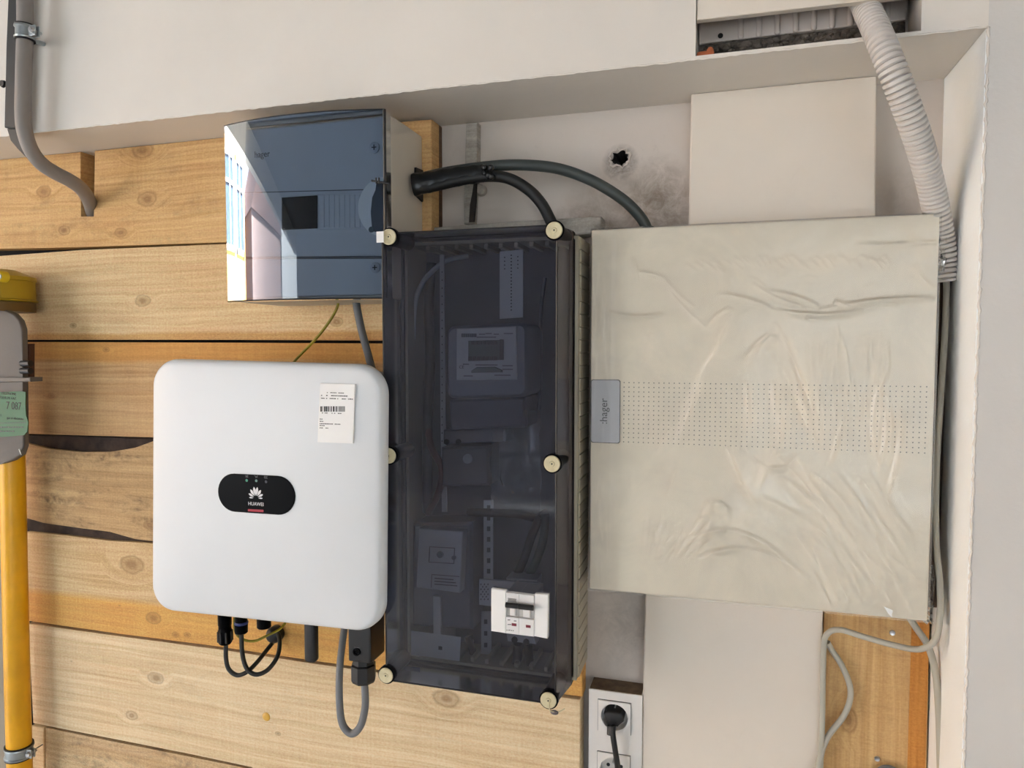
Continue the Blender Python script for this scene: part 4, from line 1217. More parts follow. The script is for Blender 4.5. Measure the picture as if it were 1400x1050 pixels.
# cables in the box
IN = M['grey_cable']
for pts_, r_, m_, lb in (
    ([(562, 905, 0.95), (560, 760, 0.95), (563, 620, 0.95), (564, 500, 0.95), (567, 420, 0.95), (576, 390, 0.95), (592, 370, 0.955), (612, 356, 0.965), (640, 350, 0.98)], 3.4, M['face2'], 'pale grey cable rising along the left inside of the meter box'),
    ([(585, 700, 0.97), (584, 600, 0.965), (588, 500, 0.965), (586, 420, 0.97), (590, 360, 0.975)], 7, M['black_rubber'], 'thick black cable beside the thin perforated strip in the box'),
    ([(585, 702, 0.968), (600, 672, 0.95), (604, 640, 0.945), (590, 612, 0.955), (584, 580, 0.965)], 5, mat('dark_red_wire', (84, 44, 44), 0.5), 'dark red wire looping left of the terminal block'),
    ([(640, 700, 0.955), (690, 702, 0.95), (712, 704, 0.945), (734, 708, 0.95), (748, 700, 0.96)], 6, M['black_rubber'], 'black cable running across to the right side above the breaker'),
    ([(738, 708, 0.945), (728, 730, 0.94), (718, 760, 0.935), (708, 785, 0.935), (704, 805, 0.935)], 6, M['black_rubber'], 'left black cable dropping into the top of the breaker'),
    ([(746, 705, 0.945), (742, 740, 0.94), (732, 770, 0.935), (723, 788, 0.935), (720, 808, 0.935)], 6, mat('dark_green_wire', (34, 58, 54), 0.5), 'right dark green cable dropping into the top of the breaker'),
    ([(708, 880, 0.94), (706, 905, 0.945), (690, 922, 0.955), (676, 930, 0.97)], 6, M['black_rubber'], 'black cable leaving the bottom of the breaker to the left'),
    ([(722, 880, 0.94), (724, 905, 0.945), (732, 925, 0.955), (738, 935, 0.97)], 6, M['black_rubber'], 'black cable leaving the bottom of the breaker to the right'),
    ([(640, 870, 0.96), (650, 905, 0.955), (656, 925, 0.955), (640, 930, 0.965), (622, 925, 0.97)], 5, M['black_rubber'], 'black cable curling under the relay box'),
    ([(745, 380, 0.985), (740, 420, 0.98), (738, 470, 0.98), (737, 560, 0.98)], 2.5, IN, 'thin grey cable right of the electricity meter inside the box')):
    c = cable('inner_cable', pts_, r_, m_, n=8, segs=10)
    tag(c, lb, 'cable')
o = inner('blue_reflection', [(541, 909), (574, 913), (573, 930), (541, 926)], 0.905, 0.9057, mat('blue_reflection_tint', (40, 62, 118), 0.5), None, 0)  # blue reflection in the lid, built as a coloured patch
tag(o, 'small painted blue reflection in the bottom left corner behind the smoked lid', 'label')
o = thing('vent_plate', 'pale plate with a diamond lattice just left of the breaker', 'plate', tuple(P(669, 812, 0.9)))
inner('plate', [(655, 792), (738, 797), (737, 812), (672, 812), (672, 829), (655, 827)], 0.90, 0.904, M['face2'], o, 0.0003)
bm = bmesh.new()
for i in range(5):
    for j in range(7):
        if (i + j) % 2: continue
        a, b = 657.5 + i * 2.4, 799 + j * 3.4
        pg(bm, xz([(a - 1, b), (a, b - 1.4), (a + 1, b), (a, b + 1.4)], 0.8995), 0.8994, 0.9001)
finish('lattice', fixn(bm), M['ink_soft'], o)

# ---- breaker that sticks out through the lid
br = thing('circuit_breaker', 'white two-pole breaker with black toggles sticking out through the smoked lid', 'breaker', tuple(P(710, 870, 0.9)))
ym = 0.856
for nm, pix in (('blank_cover', [(671.5, 805), (691.5, 807.5), (691.5, 866), (671.5, 863)]), ('blank_cover', [(731, 812), (749.5, 813.5), (748.5, 873.5), (730, 870)])):
    slab(nm, pix, ym, 0.8665, M['paper'], br, bev=0.0008)
pole_m = mat('breaker_white', (226, 225, 224), 0.4, var=0.02)
for i, (x0, x1) in enumerate(((692, 709.6), (709.9, 730))):
    sl = 0.125
    def yy(x, y): return y + (x - 692) * sl
    # upper nose, lower nose, recess between them
    p = slab('pole', [(x0, yy(x0, 810)), (x1, yy(x1, 810)), (x1, yy(x1, 826)), (x0, yy(x0, 826))], ym - 0.001, 0.905, pole_m, br, bev=0.0006)
    slab('pole_foot', [(x0, yy(x0, 843)), (x1, yy(x1, 843)), (x1, yy(x1, 866)), (x0, yy(x0, 866))], ym - 0.001, 0.905, pole_m, p, bev=0.0006)
    slab('recess', [(x0, yy(x0, 824)), (x1, yy(x1, 824)), (x1, yy(x1, 845)), (x0, yy(x0, 845))], ym + 0.004, 0.9, mat('breaker_recess', (188, 186, 182), 0.5), p, bev=0.0003)
    slab('toggle_guard', [(x0 + 5, yy(x0, 831)), (x1 - 5, yy(x1, 829)), (x1 - 5, yy(x1, 841)), (x0 + 5, yy(x0, 842))], ym + 0.0005, ym + 0.006, pole_m, p, bev=0.0012)
    a = x0 + (7.5 if i == 0 else 9.0)
    slab('indicator', [(a, yy(a, 851.0)), (a + 6.5, yy(a + 6.5, 851.0)), (a + 6.5, yy(a + 6.5, 854.6)), (a, yy(a, 854.6))], ym - 0.0014, ym + 0.001, mat('indicator_red', (112, 28, 46), 0.4), p, bev=0)
    bm = bmesh.new()
    tb(bm, [P(x0 - 0.5, yy(x0, 827), ym - 0.007), P(x1 - 0.8, yy(x1, 826.6), ym - 0.007)], 0.0034, 14)
    finish('toggle', fixn(bm), M['black'], p, smooth=True)
    slab('toggle_arm', [(x0 + 3, yy(x0, 826)), (x1 - 3, yy(x1, 826)), (x1 - 3, yy(x1, 830)), (x0 + 3, yy(x0, 830))], ym - 0.006, ym + 0.004, M['black'], p, bev=0.0008)
bm = bmesh.new()
for (a, b, wd) in ((694, 847.5, 3.5), (694, 853.8, 5), (702.5, 849, 3.5), (692.5, 861.5, 1.4), (695, 861.6, 2.5), (698.5, 862, 1.4), (701, 862.2, 1.2)):
    pg(bm, xz([(a, b - .5), (a + wd, b - .4), (a + wd, b + .6), (a, b + .5)], ym - 0.0012), ym - 0.00125, ym)
pg(bm, xz([(694, 817.5), (706, 819), (706, 819.6), (694, 818.1)], ym - 0.0012), ym - 0.00125, ym)
pg(bm, xz([(694, 821.5), (706, 823), (706, 823.6), (694, 822.1)], ym - 0.0012), ym - 0.00125, ym)
finish('fine_print', fixn(bm), M['ink_soft'], br)
slab('maker_mark', [(694.5, 818.5), (705.5, 820), (705.5, 822.6), (694.5, 821.2)], ym - 0.0013, ym, mat('mark_grey', (150, 148, 146), 0.5), br, bev=0)
for a, b in ((704, 874), (720, 877)):
    lath('terminal_screw', P(a, b, 0.905), (0, -1, 0), [(0.0042, 0), (0.0042, 0.003)], M['ink'], br, segs=14)
slab('terminal_body', [(692, 866), (730, 870.5), (733, 881), (694, 877)], 0.904, 0.935, M['face2'], br, bev=0.001)
slab('terminal_body', [(692, 790), (734, 793), (732, 812), (692, 808)], 0.9065, 0.935, M['face2'], br, bev=0.001)

# ------------------------------------------------------------------ small distribution box
DX0, DX1, DZ0, DZ1 = -0.6862, -0.4345, 1.5665, 1.8165
db = thing('distribution_box', 'small beige distribution box with a curved blue-tinted cover at the upper left', 'fuse box', ((DX0 + DX1) / 2, 0.97, DZ0))
box('base', DX0 + 0.002, DX1 + 0.0005, 0.893, 0.9985, DZ0, DZ1 - 0.001, M['grey_white_plastic'], db, bev=0.003)
# front face plate under the cover
bm = bmesh.new(); bx(bm, DX0 + 0.006, DX1 - 0.004, 0.886, 0.8935, DZ0 + 0.006, DZ1 - 0.006, 0.001)
fp = finish('face_plate', bm, M['face'], db)
def on(a, b, d=0.8858): return P(a, b, d)
slab('module_strip', [(386, 268), (500, 263), (500, 313), (386, 314)], 0.8845, 0.8865, M['face'], fp, bev=0.0004)
for i in range(9):
    slab('blank_module', [(437 + i * 7.0, 266), (443 + i * 7.0, 266), (443 + i * 7.0, 311), (437 + i * 7.0, 311)], 0.8838, 0.8846, M['face'], fp, bev=0.0003)
slab('breaker_window', [(385, 270), (433, 267), (433, 312), (385, 314)], 0.8825, 0.886, M['black_gloss'], fp, bev=0.0004)
slab('ledge', [(330, 351), (524, 350), (524, 353.5), (330, 354)], 0.8825, 0.886, M['ink_soft'], fp, bev=0)
slab('ledge', [(330, 263), (524, 258), (524, 259), (330, 264)], 0.885, 0.886, M['ink_soft'], fp, bev=0)
for a, b in ((512.5, 202), (513.5, 366)):
    sc = lath('screw', on(a, b), (0, -1, 0), [(0.0074, 0), (0.0074, 0.0018), (0.006, 0.0026)], M['face2'], fp)
    c = on(a, b)
    bm = bmesh.new()
    bx(bm, c.x - 0.0035, c.x + 0.0035, c.y - 0.003, c.y - 0.0024, c.z - 0.0007, c.z + 0.0007)
    bx(bm, c.x - 0.0007, c.x + 0.0007, c.y - 0.003, c.y - 0.0024, c.z - 0.0035, c.z + 0.0035)
    finish('cross_slot', bm, M['ink'], sc)
# half-round pale finger recess by the latch
c = on(527, 283, 0.883)
R = 0.040
arc = [(c.x + 0.0 - R * math.sin(math.pi * i / 20), c.z + R * math.cos(math.pi * i / 20)) for i in range(21)]
bm = bmesh.new(); pg(bm, arc, 0.8805, 0.8855, 0.0008); 
finish('finger_recess', fixn(bm), M['paper'], fp)
# curved cover
n = 40
cxm = (DX0 + DX1) / 2; hw = (DX1 - DX0) / 2; sag = 0.017
RR = (hw * hw + sag * sag) / (2 * sag)
def fy(x): return 0.8745 - (math.sqrt(RR * RR - (x - cxm) ** 2) - (RR - sag))
prof = [(DX0 + (DX1 - DX0) * i / n) for i in range(n + 1)]
bm = bmesh.new()
fr_t = [bm.verts.new((x, fy(x), DZ1)) for x in prof]; fr_b = [bm.verts.new((x, fy(x), DZ0)) for x in prof]
for i in range(n): bm.faces.new((fr_t[i], fr_t[i + 1], fr_b[i + 1], fr_b[i]))
cov = finish('cover', fixn(bm), M['smoke_db'], db, smooth='all')
bm = bmesh.new()
for zz in (DZ1, DZ0):
    a = [bm.verts.new((x, fy(x), zz)) for x in prof]; b = [bm.verts.new((x, 0.893, zz)) for x in prof]
    for i in range(n): bm.faces.new((a[i], a[i + 1], b[i + 1], b[i]))
for xx in (DX0, DX1):
    q = [bm.verts.new(p_) for p_ in ((xx, fy(xx), DZ1), (xx, 0.893, DZ1), (xx, 0.893, DZ0), (xx, fy(xx), DZ0))]
    bm.faces.new(q)
finish('cover_edge', fixn(bm), smoke('cover_edge_tint', (0.32, 0.36, 0.40, 1), 0.08, haze=0.1, hazecol=(70, 78, 86)), cov)
bm = bmesh.new()
tb(bm, [Vector((DX1, fy(DX1) - 0.0002, DZ1)), Vector((DX1, fy(DX1) - 0.0002, DZ0))], 0.0021, 6)
tb(bm, [Vector((x, fy(x), DZ1)) for x in prof], 0.0008, 6)
tb(bm, [Vector((x, fy(x), DZ0)) for x in prof], 0.0011, 6)
finish('dark_edge_line', fixn(bm), M['black'], cov)
text('lettering', 'hager', (P(358, 211, .86).x, fy(P(358, 211, .86).x) - 0.0002, P(358, 211, .86).z), 0.0125, M['ink'], cov, ang=0.0, ext=0.0001, wide=0.9)
# latch on the right edge
bm = bmesh.new()
pg(bm, xz([(515, 248), (523, 248), (524.5, 262), (526, 320), (509, 316), (507, 290), (509, 270), (514, 260)], 0.877), 0.8762, 0.8785, 0.0004)
finish('latch', fixn(bm), mat('latch_grey', (70, 76, 84), 0.35), cov)
bm = bmesh.new()
tb(bm, [P(508, 247, 0.871), P(532, 251, 0.872)], 0.0014, 8)
tb(bm, [P(514, 243, 0.871), P(514.5, 251, 0.871)], 0.0012, 8)
tb(bm, [P(518, 243, 0.871), P(518, 251, 0.871)], 0.0012, 8)
finish('latch_pin', fixn(bm), M['black'], cov, smooth=True)
bm = bmesh.new()
lathe(bm, P(508, 314, 0.877), (0, -1, 0), [(0.004, 0), (0.004, 0.0012)], 16)
finish('latch_pivot', fixn(bm), M['lcd'], cov)
# cable flap at the right side
o = thing('cable_gland', 'black rubber flap where the thick cables leave the right side of the small box', 'gland', tuple(P(568, 250, 0.965)))
bm = bmesh.new()
xg = DX1 + 0.0008
def side_pt(px, py):   # the point of the box side plane that shows at a pixel
    v = FWD + RGT * ((px - 700.0) / F) - UPV * ((py - 525.0) / F)
    return CAM + v * ((xg - CAM.x) / v.x)
qs = [side_pt(a, b) for a, b in ((566.5, 229), (576, 233), (576, 276), (565.5, 266))]
a = [bm.verts.new(q) for q in qs]; b = [bm.verts.new(q + Vector((0.003, 0, 0))) for q in qs]
bm.faces.new(a); bm.faces.new(b[::-1])
for i in range(4): bm.faces.new((a[i], a[(i + 1) % 4], b[(i + 1) % 4], b[i]))
finish('flap', fixn(bm), M['black'], o)

c = cable('thick_cable', [(566, 246, 0.955), (590, 240, 0.962), (620, 234, 0.968), (665, 228, 0.975), (710, 225.5, 0.98), (760, 230, 0.985), (805, 245, 0.992), (845, 268, 1.0), (870, 290, 1.008), (884, 312, 1.015), (890, 345, 1.02)], 7.6, M['dkgrey_cable'], n=12, segs=16)
tag(c, 'longer dark grey-green cable arching over to behind the wrapped cabinet', 'cable')
c = cable('thick_cable', [(566, 260, 0.955), (595, 254, 0.958), (630, 246, 0.962), (665, 241, 0.965), (695, 244, 0.968), (722, 259, 0.975), (740, 278, 0.98), (752, 300, 0.985), (757, 312, 0.988)], 7.8, M['black_rubber'], n=12, segs=16)
tag(c, 'shorter black cable bending down to the top of the meter box', 'cable')
bm = bmesh.new()
tb(bm, crom([P(*q) for q in ((565, 253, 0.955), (590, 248, 0.958), (620, 242, 0.962), (650, 238, 0.964), (667, 236, 0.966))], 16), lambda t: S(600, 245, .958, 15.5 - 4.0 * t) * (1 + 0.05 * math.sin(t * 37)), 16, flat=0.62)
o = finish('cable_sleeve', fixn(bm), M['tape'], smooth=True)
tag(o, 'shiny black sleeve binding the two thick cables beside the small box', 'sleeve')
bm = bmesh.new(); r5 = random.Random(4)
for k in range(9):
    c = P(664 + r5.uniform(-4, 9), 236 + r5.uniform(-8, 8), 0.956)
    r = bmesh.ops.create_icosphere(bm, subdivisions=2, radius=r5.uniform(0.003, 0.0055))
    for v in r['verts']: v.co = c + Vector((v.co.x, v.co.y * 0.8, v.co.z)) * (1 + 0.15 * math.sin(v.co.x * 3000 + v.co.z * 2000))
o = finish('tape_knot', bm, M['tape'], smooth='all')
tag(o, 'crumpled black tape knot at the end of the cable sleeve', 'tape')
# wires below the distribution box
c = cable('earth_wire', [(463, 405, 0.955), (461, 420, 0.958), (450, 440, 0.962), (432, 463, 0.966), (408, 488, 0.97), (398, 500, 0.972)], 1.9, M['yellow_green'])
tag(c, 'thin yellow-green earth wire running from the small box to the inverter', 'wire')
c = cable('supply_cable', [(486, 400, 0.955), (488, 420, 0.955), (494, 450, 0.958), (502, 480, 0.96), (510, 510, 0.962)], 5.2, mat('mid_grey_cable', (96, 98, 100), 0.5), n=10)
tag(c, 'grey cable dropping from the small box behind the top of the inverter', 'cable')
c = P(487, 413, 0.955)

# ------------------------------------------------------------------ inverter
IV = 0.84
ic = [(P(a, b, IV).x, P(a, b, IV).z) for a, b in ((209.5, 490), (525.5, 499), (522.5, 866.5), (208.5, 833))]
inv = thing('solar_inverter', 'white solar inverter with rounded corners and a black oval display badge', 'inverter', (-0.61, 0.93, 1.116))
bm = bmesh.new()
n_ = 14
def RQ(t): return rquad(inset(ic, t), max(0.006, 0.040 - t), n_)
loops = []; ys = []
c_m = (sum(p[0] for p in ic) / 4, sum(p[1] for p in ic) / 4)
for s in (0.12, 0.35, 0.6, 0.8, 0.92):     # slightly domed front
    base = RQ(0.010)
    loops.append([(c_m[0] + (x - c_m[0]) * s, c_m[1] + (z - c_m[1]) * s) for x, z in base]); ys.append(IV - 0.0105 + 0.0055 * s ** 4)
for t, y in ((0.010, IV - 0.005), (0.006, IV - 0.0042), (0.003, IV - 0.0025), (0.001, IV + 0.001), (0.0, IV + 0.005), (0.0, IV + 0.014), (0.0015, IV + 0.016)):
    loops.append(RQ(t)); ys.append(y)
rings(bm, loops, ys)
finish('front_cover', fixn(bm), M['inverter'], inv, smooth='all')
bm = bmesh.new()
def RQ2(tl, tr):
    c_ = [(ic[0][0] + tl, ic[0][1] - tl), (ic[1][0] - tr, ic[1][1] - tl), (ic[2][0] - tr, ic[2][1] + tl), (ic[3][0] + tl, ic[3][1] + tl)]
    return rquad(c_, 0.03, n_)
rings(bm, [RQ2(0.008, 0.010), RQ2(0.010, 0.022), RQ2(0.012, 0.026), RQ2(0.02, 0.034)], [IV + 0.0155, IV + 0.0215, IV + 0.09, 0.985])
bk = finish('rear_housing', fixn(bm), M['inverter_back'], inv, smooth=True)
iy = IV - 0.0105
def IP(a, b, lift=0.0): 
    p = P(a, b, iy - lift); return p
# black stadium badge
bl, br_ = P(321, 673.5, iy), P(380.5, 677.0, iy)
rb = S(350, 674, iy, 26.5)
ax = (br_ - bl).normalized(); az = Vector((-ax.z, 0, ax.x))
def stad(r):
    out = []
    for i in range(17):
        a = math.pi / 2 + math.pi * i / 16
        p = bl + ax * (r * math.cos(a)) + az * (r * math.sin(a)); out.append((p.x, p.z))
    for i in range(17):
        a = -math.pi / 2 + math.pi * i / 16
        p = br_ + ax * (r * math.cos(a)) + az * (r * math.sin(a)); out.append((p.x, p.z))
    return out
bm = bmesh.new(); rings(bm, [stad(rb - 0.0008), stad(rb), stad(rb)], [iy - 0.0018, iy - 0.0012, iy + 0.004])
badge = finish('badge', fixn(bm), M['black_gloss'], inv)
by = iy - 0.0019
tilt = math.atan2(ax.z, ax.x)
def BP(px, py): return P(px, py, by)
# petal emblem
bm = bmesh.new()
ec = BP(350.0, 681.0)
u = S(350, 680, by, 1.0)
def petal(ang, r0, r1, w, skew=0.0):
    pts_ = []
    N_ = 10
    for i in range(N_ + 1):
        t = i / N_
        pts_.append((r0 + (r1 - r0) * t, w * math.sin(math.pi * t ** 1.35) ** 0.8))
    loop_ = [(r, h) for r, h in pts_] + [(r, -h) for r, h in pts_[::-1][1:-1]]
    vs_ = []
    for r, h in loop_:
        a = math.radians(90 - ang)
        x = r * math.cos(a) - h * math.sin(a); z = r * math.sin(a) + h * math.cos(a)
        p = ec + (ax * x + az * z) * u
        vs_.append(bm.verts.new((p.x, by - 0.0003, p.z)))
    bm.faces.new(vs_)
for sgn in (-1, 1):
    petal(sgn * 10.5, 3.0, 15.6, 2.0); petal(sgn * 36, 3.4, 14.4, 1.85); petal(sgn * 63, 3.6, 12.8, 1.55); petal(sgn * 88, 3.8, 10.8, 0.95)
finish('emblem', fixn(bm), M['logo_white'], badge)
q = BP(350.0, 689.2)
text('lettering', 'HUAWEI', (q.x, by - 0.0002, q.z), 0.0070, M['logo_white'], badge, ang=-tilt, ext=0.0001, wide=0.92)
slab('red_stripe', [(339, 696), (360, 697), (360, 700.3), (339, 699)], by - 0.0002, by + 0.0004, M['red'], badge, bev=0)
for a, b, col in ((337.3, 656.8, (40, 150, 108)), (350.4, 657.3, (96, 132, 120)), (363.7, 658.6, (56, 58, 66))):
    lath('status_light', BP(a, b), (0, -1, 0), [(S(a, b, by, 1.9), 0), (S(a, b, by, 1.7), 0.0004)], mat('status_light', col, 0.3), badge, segs=14)
bm = bmesh.new()
def stroke(a, b, c_, d_, w=0.55):
    p, q_ = BP(a, b), BP(c_, d_); dd = (q_ - p).normalized(); nn = Vector((-dd.z, 0, dd.x)) * S(a, b, by, w)
    vs_ = [bm.verts.new((v_.x, by - 0.0003, v_.z)) for v_ in (p - nn, q_ - nn, q_ + nn, p + nn)]
    bm.faces.new(vs_)
for s_ in ((335.5, 650, 339.5, 652.5), (336, 652.5, 339.5, 649.5), (337.5, 649.5, 338, 653), (348, 650, 351, 652.6), (352.5, 650.2, 349.5, 653.4), (350.5, 652, 352.5, 652.6), (361.5, 651, 366, 651.4), (361.5, 653.4, 366, 653.8), (361.6, 651, 361.6, 653.4), (364, 651.2, 364, 653.6)):
    stroke(*s_)
finish('icons', fixn(bm), M['ink_soft'], badge)
# white sticker
sy_ = IV - 0.0095
st = slab('sticker', [(437.5, 524), (485, 525.5), (482.5, 606.5), (434, 604.5)], sy_ - 0.0006, sy_ + 0.004, M['paper'], inv, bev=0)
sy2 = sy_ - 0.0008
bm = bmesh.new(); r6 = random.Random(5)
def dash(x, y, wd, hgt=0.75, dens=0.75):
    """a line of unreadable small print: short dark marks"""
    cx_ = x
    while cx_ < x + wd:
        l_ = r6.uniform(1.0, 2.6)
        if r6.random() < dens:
            yy_ = y + (cx_ - x) * 0.03
            pg(bm, xz([(cx_, yy_ - hgt), (cx_ + l_, yy_ - hgt), (cx_ + l_, yy_ + hgt), (cx_, yy_ + hgt)], sy2), sy2, sy2 + 0.0003)
        cx_ += l_ + 0.5
dash(439, 536.5, 33, 0.5, 0.6); dash(439, 540.5, 38, 0.6, 0.8); dash(439, 544.5, 43, 0.6, 0.9)
dash(437.5, 564.5, 28, 0.5, 0.75); dash(437, 573, 5, 0.5, 0.9); dash(437, 576, 5, 0.5, 0.9); dash(437, 579.3, 28, 0.55, 0.9); dash(437, 581.8, 6, 0.5, 0.9); dash(437, 585, 12, 0.5, 0.9)
cx_ = 438.0
while cx_ < 471:      # barcode
    l_ = r6.choice((0.6, 0.9, 1.4, 2.0))
    pg(bm, xz([(cx_, 555.5), (cx_ + l_, 555.5), (cx_ + l_, 562.8), (cx_, 562.8)], sy2), sy2, sy2 + 0.0003)
    cx_ += l_ + r6.choice((0.6, 1.0, 1.5))
finish('fine_print', fixn(bm), M['ink'], st)
# connectors under the inverter
D = 0.925
def conn(name, x0, x1, y0, y1, m, d=D, r_=None, label=None, ridges=True):
    xc = (x0 + x1) / 2
    top = P(xc, y0, d); bot = P(xc, y1, d)
    r = S(xc, y1, d, (x1 - x0) / 2)
    Lz = top.z - bot.z
    pr_ = [(r * 0.8, 0), (r, 0.002), (r, Lz * 0.42), (r * 0.9, Lz * 0.44), (r * 0.9, Lz * 0.5), (r, Lz * 0.52), (r, Lz)]
    return lath(name, (bot.x, d, bot.z), (0, 0, 1), pr_, m, inv, segs=20)
zin = 1.128
def upto(px, d):  # pixel row at which the inverter underside sits for that depth
    return 525
cn = lath('connector', (P(308, 880, D).x, D, P(308, 880, D).z), (0, 0, 1), [(0.0085, 0), (0.0105, 0.003), (0.0108, 0.022), (0.0098, 0.0235), (0.0098, 0.03), (0.0105, 0.031), (0.0105, 0.085)], M['black_gloss'], inv, segs=20)
for k in range(8):
    a = k * math.pi / 4
    p = P(308, 880, D)
    bm = bmesh.new(); bx(bm, p.x + 0.0107 * math.cos(a) - 0.0012, p.x + 0.0107 * math.cos(a) + 0.0012, D + 0.0107 * math.sin(a) - 0.0012, D + 0.0107 * math.sin(a) + 0.0012, p.z + 0.004, p.z + 0.021, 0.0004, 1)
    finish('grip_rib', bm, M['black'], cn)
c2_ = lath('connector', (P(330, 866, D).x, D, P(330, 866, D).z), (0, 0, 1), [(0.0075, 0), (0.0098, 0.002), (0.0102, 0.014), (0.0092, 0.015), (0.0092, 0.075)], M['black_gloss'], inv, segs=20)
p = P(330, 852, D)
lath('blue_ring', (p.x, D, p.z - 0.001), (0, 0, 1), [(0.0104, 0), (0.0106, 0.001), (0.0106, 0.003), (0.0100, 0.004)], mat('blue_seal', (28, 48, 108), 0.4), c2_, segs=20)
lath('connector', (P(361, 858, D).x, D, P(361, 858, D).z), (0, 0, 1), [(0.0095, 0), (0.0108, 0.0015), (0.0108, 0.06)], M['black_gloss'], inv, segs=20)
p0, p1 = P(418.5, 903, 0.90), P(434, 903, 0.90)
bm = bmesh.new()
bx(bm, p0.x, p1.x, 0.893, 0.907, p0.z, 1.15, 0.006, 3)
an = finish('antenna_dongle', fixn(bm), M['black'], inv, smooth=True)
bm = bmesh.new()
DA = 0.90
a0, a1 = P(476, 900, DA), P(507, 900, DA)
zt = 1.165
bx(bm, a0.x, a1.x, DA, DA + 0.045, P(490, 906, DA).z, zt, 0.003, 2)
pl_ = finish('power_connector', bm, M['black'], inv)
s = lath('lock_screw', P(488, 891, DA), (0, -1, 0), [(0.0058, -0.001), (0.0058, 0.002), (0.0035, 0.002), (0.003, 0.0008)], M['black_gloss'], pl_)
slab('lock_mark', [(484, 884.5), (492, 885.5), (492, 886.5), (484, 885.5)], DA - 0.0006, DA + 0.001, M['ink_soft'], pl_, bev=0)
gc = P(497, 906, DA + 0.02); gb = P(497, 931, DA + 0.02)
bm = bmesh.new()
lathe(bm, (gc.x, DA + 0.02, gb.z), (0, 0, 1), [(0.0165, 0), (0.0185, 0.004), (0.0185, gc.z - gb.z - 0.002), (0.016, gc.z - gb.z), (0.016, gc.z - gb.z + 0.012)], 8)
finish('gland_nut', fixn(bm), M['black'], pl_, smooth=False)
# grey mains tail loop
c = cable('mains_cable', [(497, 924, 0.92), (499, 945, 0.918), (499, 968, 0.916), (493, 992, 0.914), (481, 1003, 0.913), (468, 989, 0.915), (464, 955, 0.92), (464.5, 915, 0.93), (468, 880, 0.94), (472, 850, 0.95), (475, 825, 0.955)], 5.0, M['grey_cable'], n=12, segs=16)
tag(c, 'grey mains cable looping below the right end of the inverter', 'cable')
c = cable('string_cable', [(309, 878, D), (309, 900, D), (313, 915, D), (324, 923, D), (337, 919, D + 0.004), (350, 907, D + 0.02), (363, 891, D + 0.045), (375, 876, D + 0.07)], 3.0, M['black_rubber'])
tag(c, 'black cable from the leftmost connector rising to the grommet under the inverter', 'cable')
c = cable('string_cable', [(330, 864, D), (331, 891, D), (335, 909, D), (342, 919, D + 0.0), (353, 922, D + 0.004), (367, 915, D + 0.015), (379, 898, D + 0.03), (382.5, 879, D + 0.045), (380, 866, D + 0.058), (374, 866, D + 0.072)], 3.0, M['black_rubber'])
tag(c, 'black cable from the blue-ringed connector looping round in front of the grommet', 'cable')
c = cable('earth_wire', [(322, 832, 0.93), (320.5, 850, 0.93), (321.5, 862, 0.93), (327, 871, 0.93), (338, 876, 0.932), (350, 876, 0.938), (363, 870, 0.945), (381, 861, 0.96), (390, 852, 0.975)], 1.7, M['yellow_green'])
tag(c, 'thin yellow-green earth wire hanging below the inverter beside the black connectors', 'wire')
q = P(373, 869, 0.985)
o = lath('cable_grommet', (q.x, 0.998, q.z), (0, -1, 0), [(0.0135, 0), (0.0135, 0.012), (0.010, 0.018), (0.006, 0.02)], M['black'], None, segs=20)
tag(o, 'black rubber grommet in the boards under the inverter', 'grommet')

# ------------------------------------------------------------------ upper left pipe, channel and clamp
c = cable('drain_pipe', [(31, -260, 0.862), (32, -120, 0.862), (34, 0, 0.862), (34, 50, 0.862), (32.5, 100, 0.862), (31.5, 150, 0.863), (33.5, 178, 0.866), (42, 204, 0.875), (56, 223, 0.892), (75, 236, 0.912), (96, 247, 0.935), (112, 259, 0.96), (122, 275, 0.99), (127, 292, 1.018)], 10.0, M['pipe_grey'], n=12, segs=20, r=0.0112)
tag(c, 'grey painted pipe running down the beam at the upper left into the notched board', 'pipe')
o = thing('black_channel', 'flat black cable channel behind the grey pipe at the upper left', 'channel', tuple(P(12, 172, 0.885)))
slab('channel_body', [(12, -260), (27, -260), (24, 80), (22, 176), (5, 174), (9, 60), (11.5, 0)], 0.872, 0.8935, M['black_channel'], o, bev=0.002)
slab('channel_tail', [(9, 176), (22, 176), (33, 206), (43, 219), (38, 218), (24, 203), (14, 192)], 0.877, 0.8935, M['black_channel'], o, bev=0.001)
lath('channel_screw', P(5, 115, 0.885), (0, -1, 0), [(0.006, 0), (0.005, 0.004)], M['black'], o)
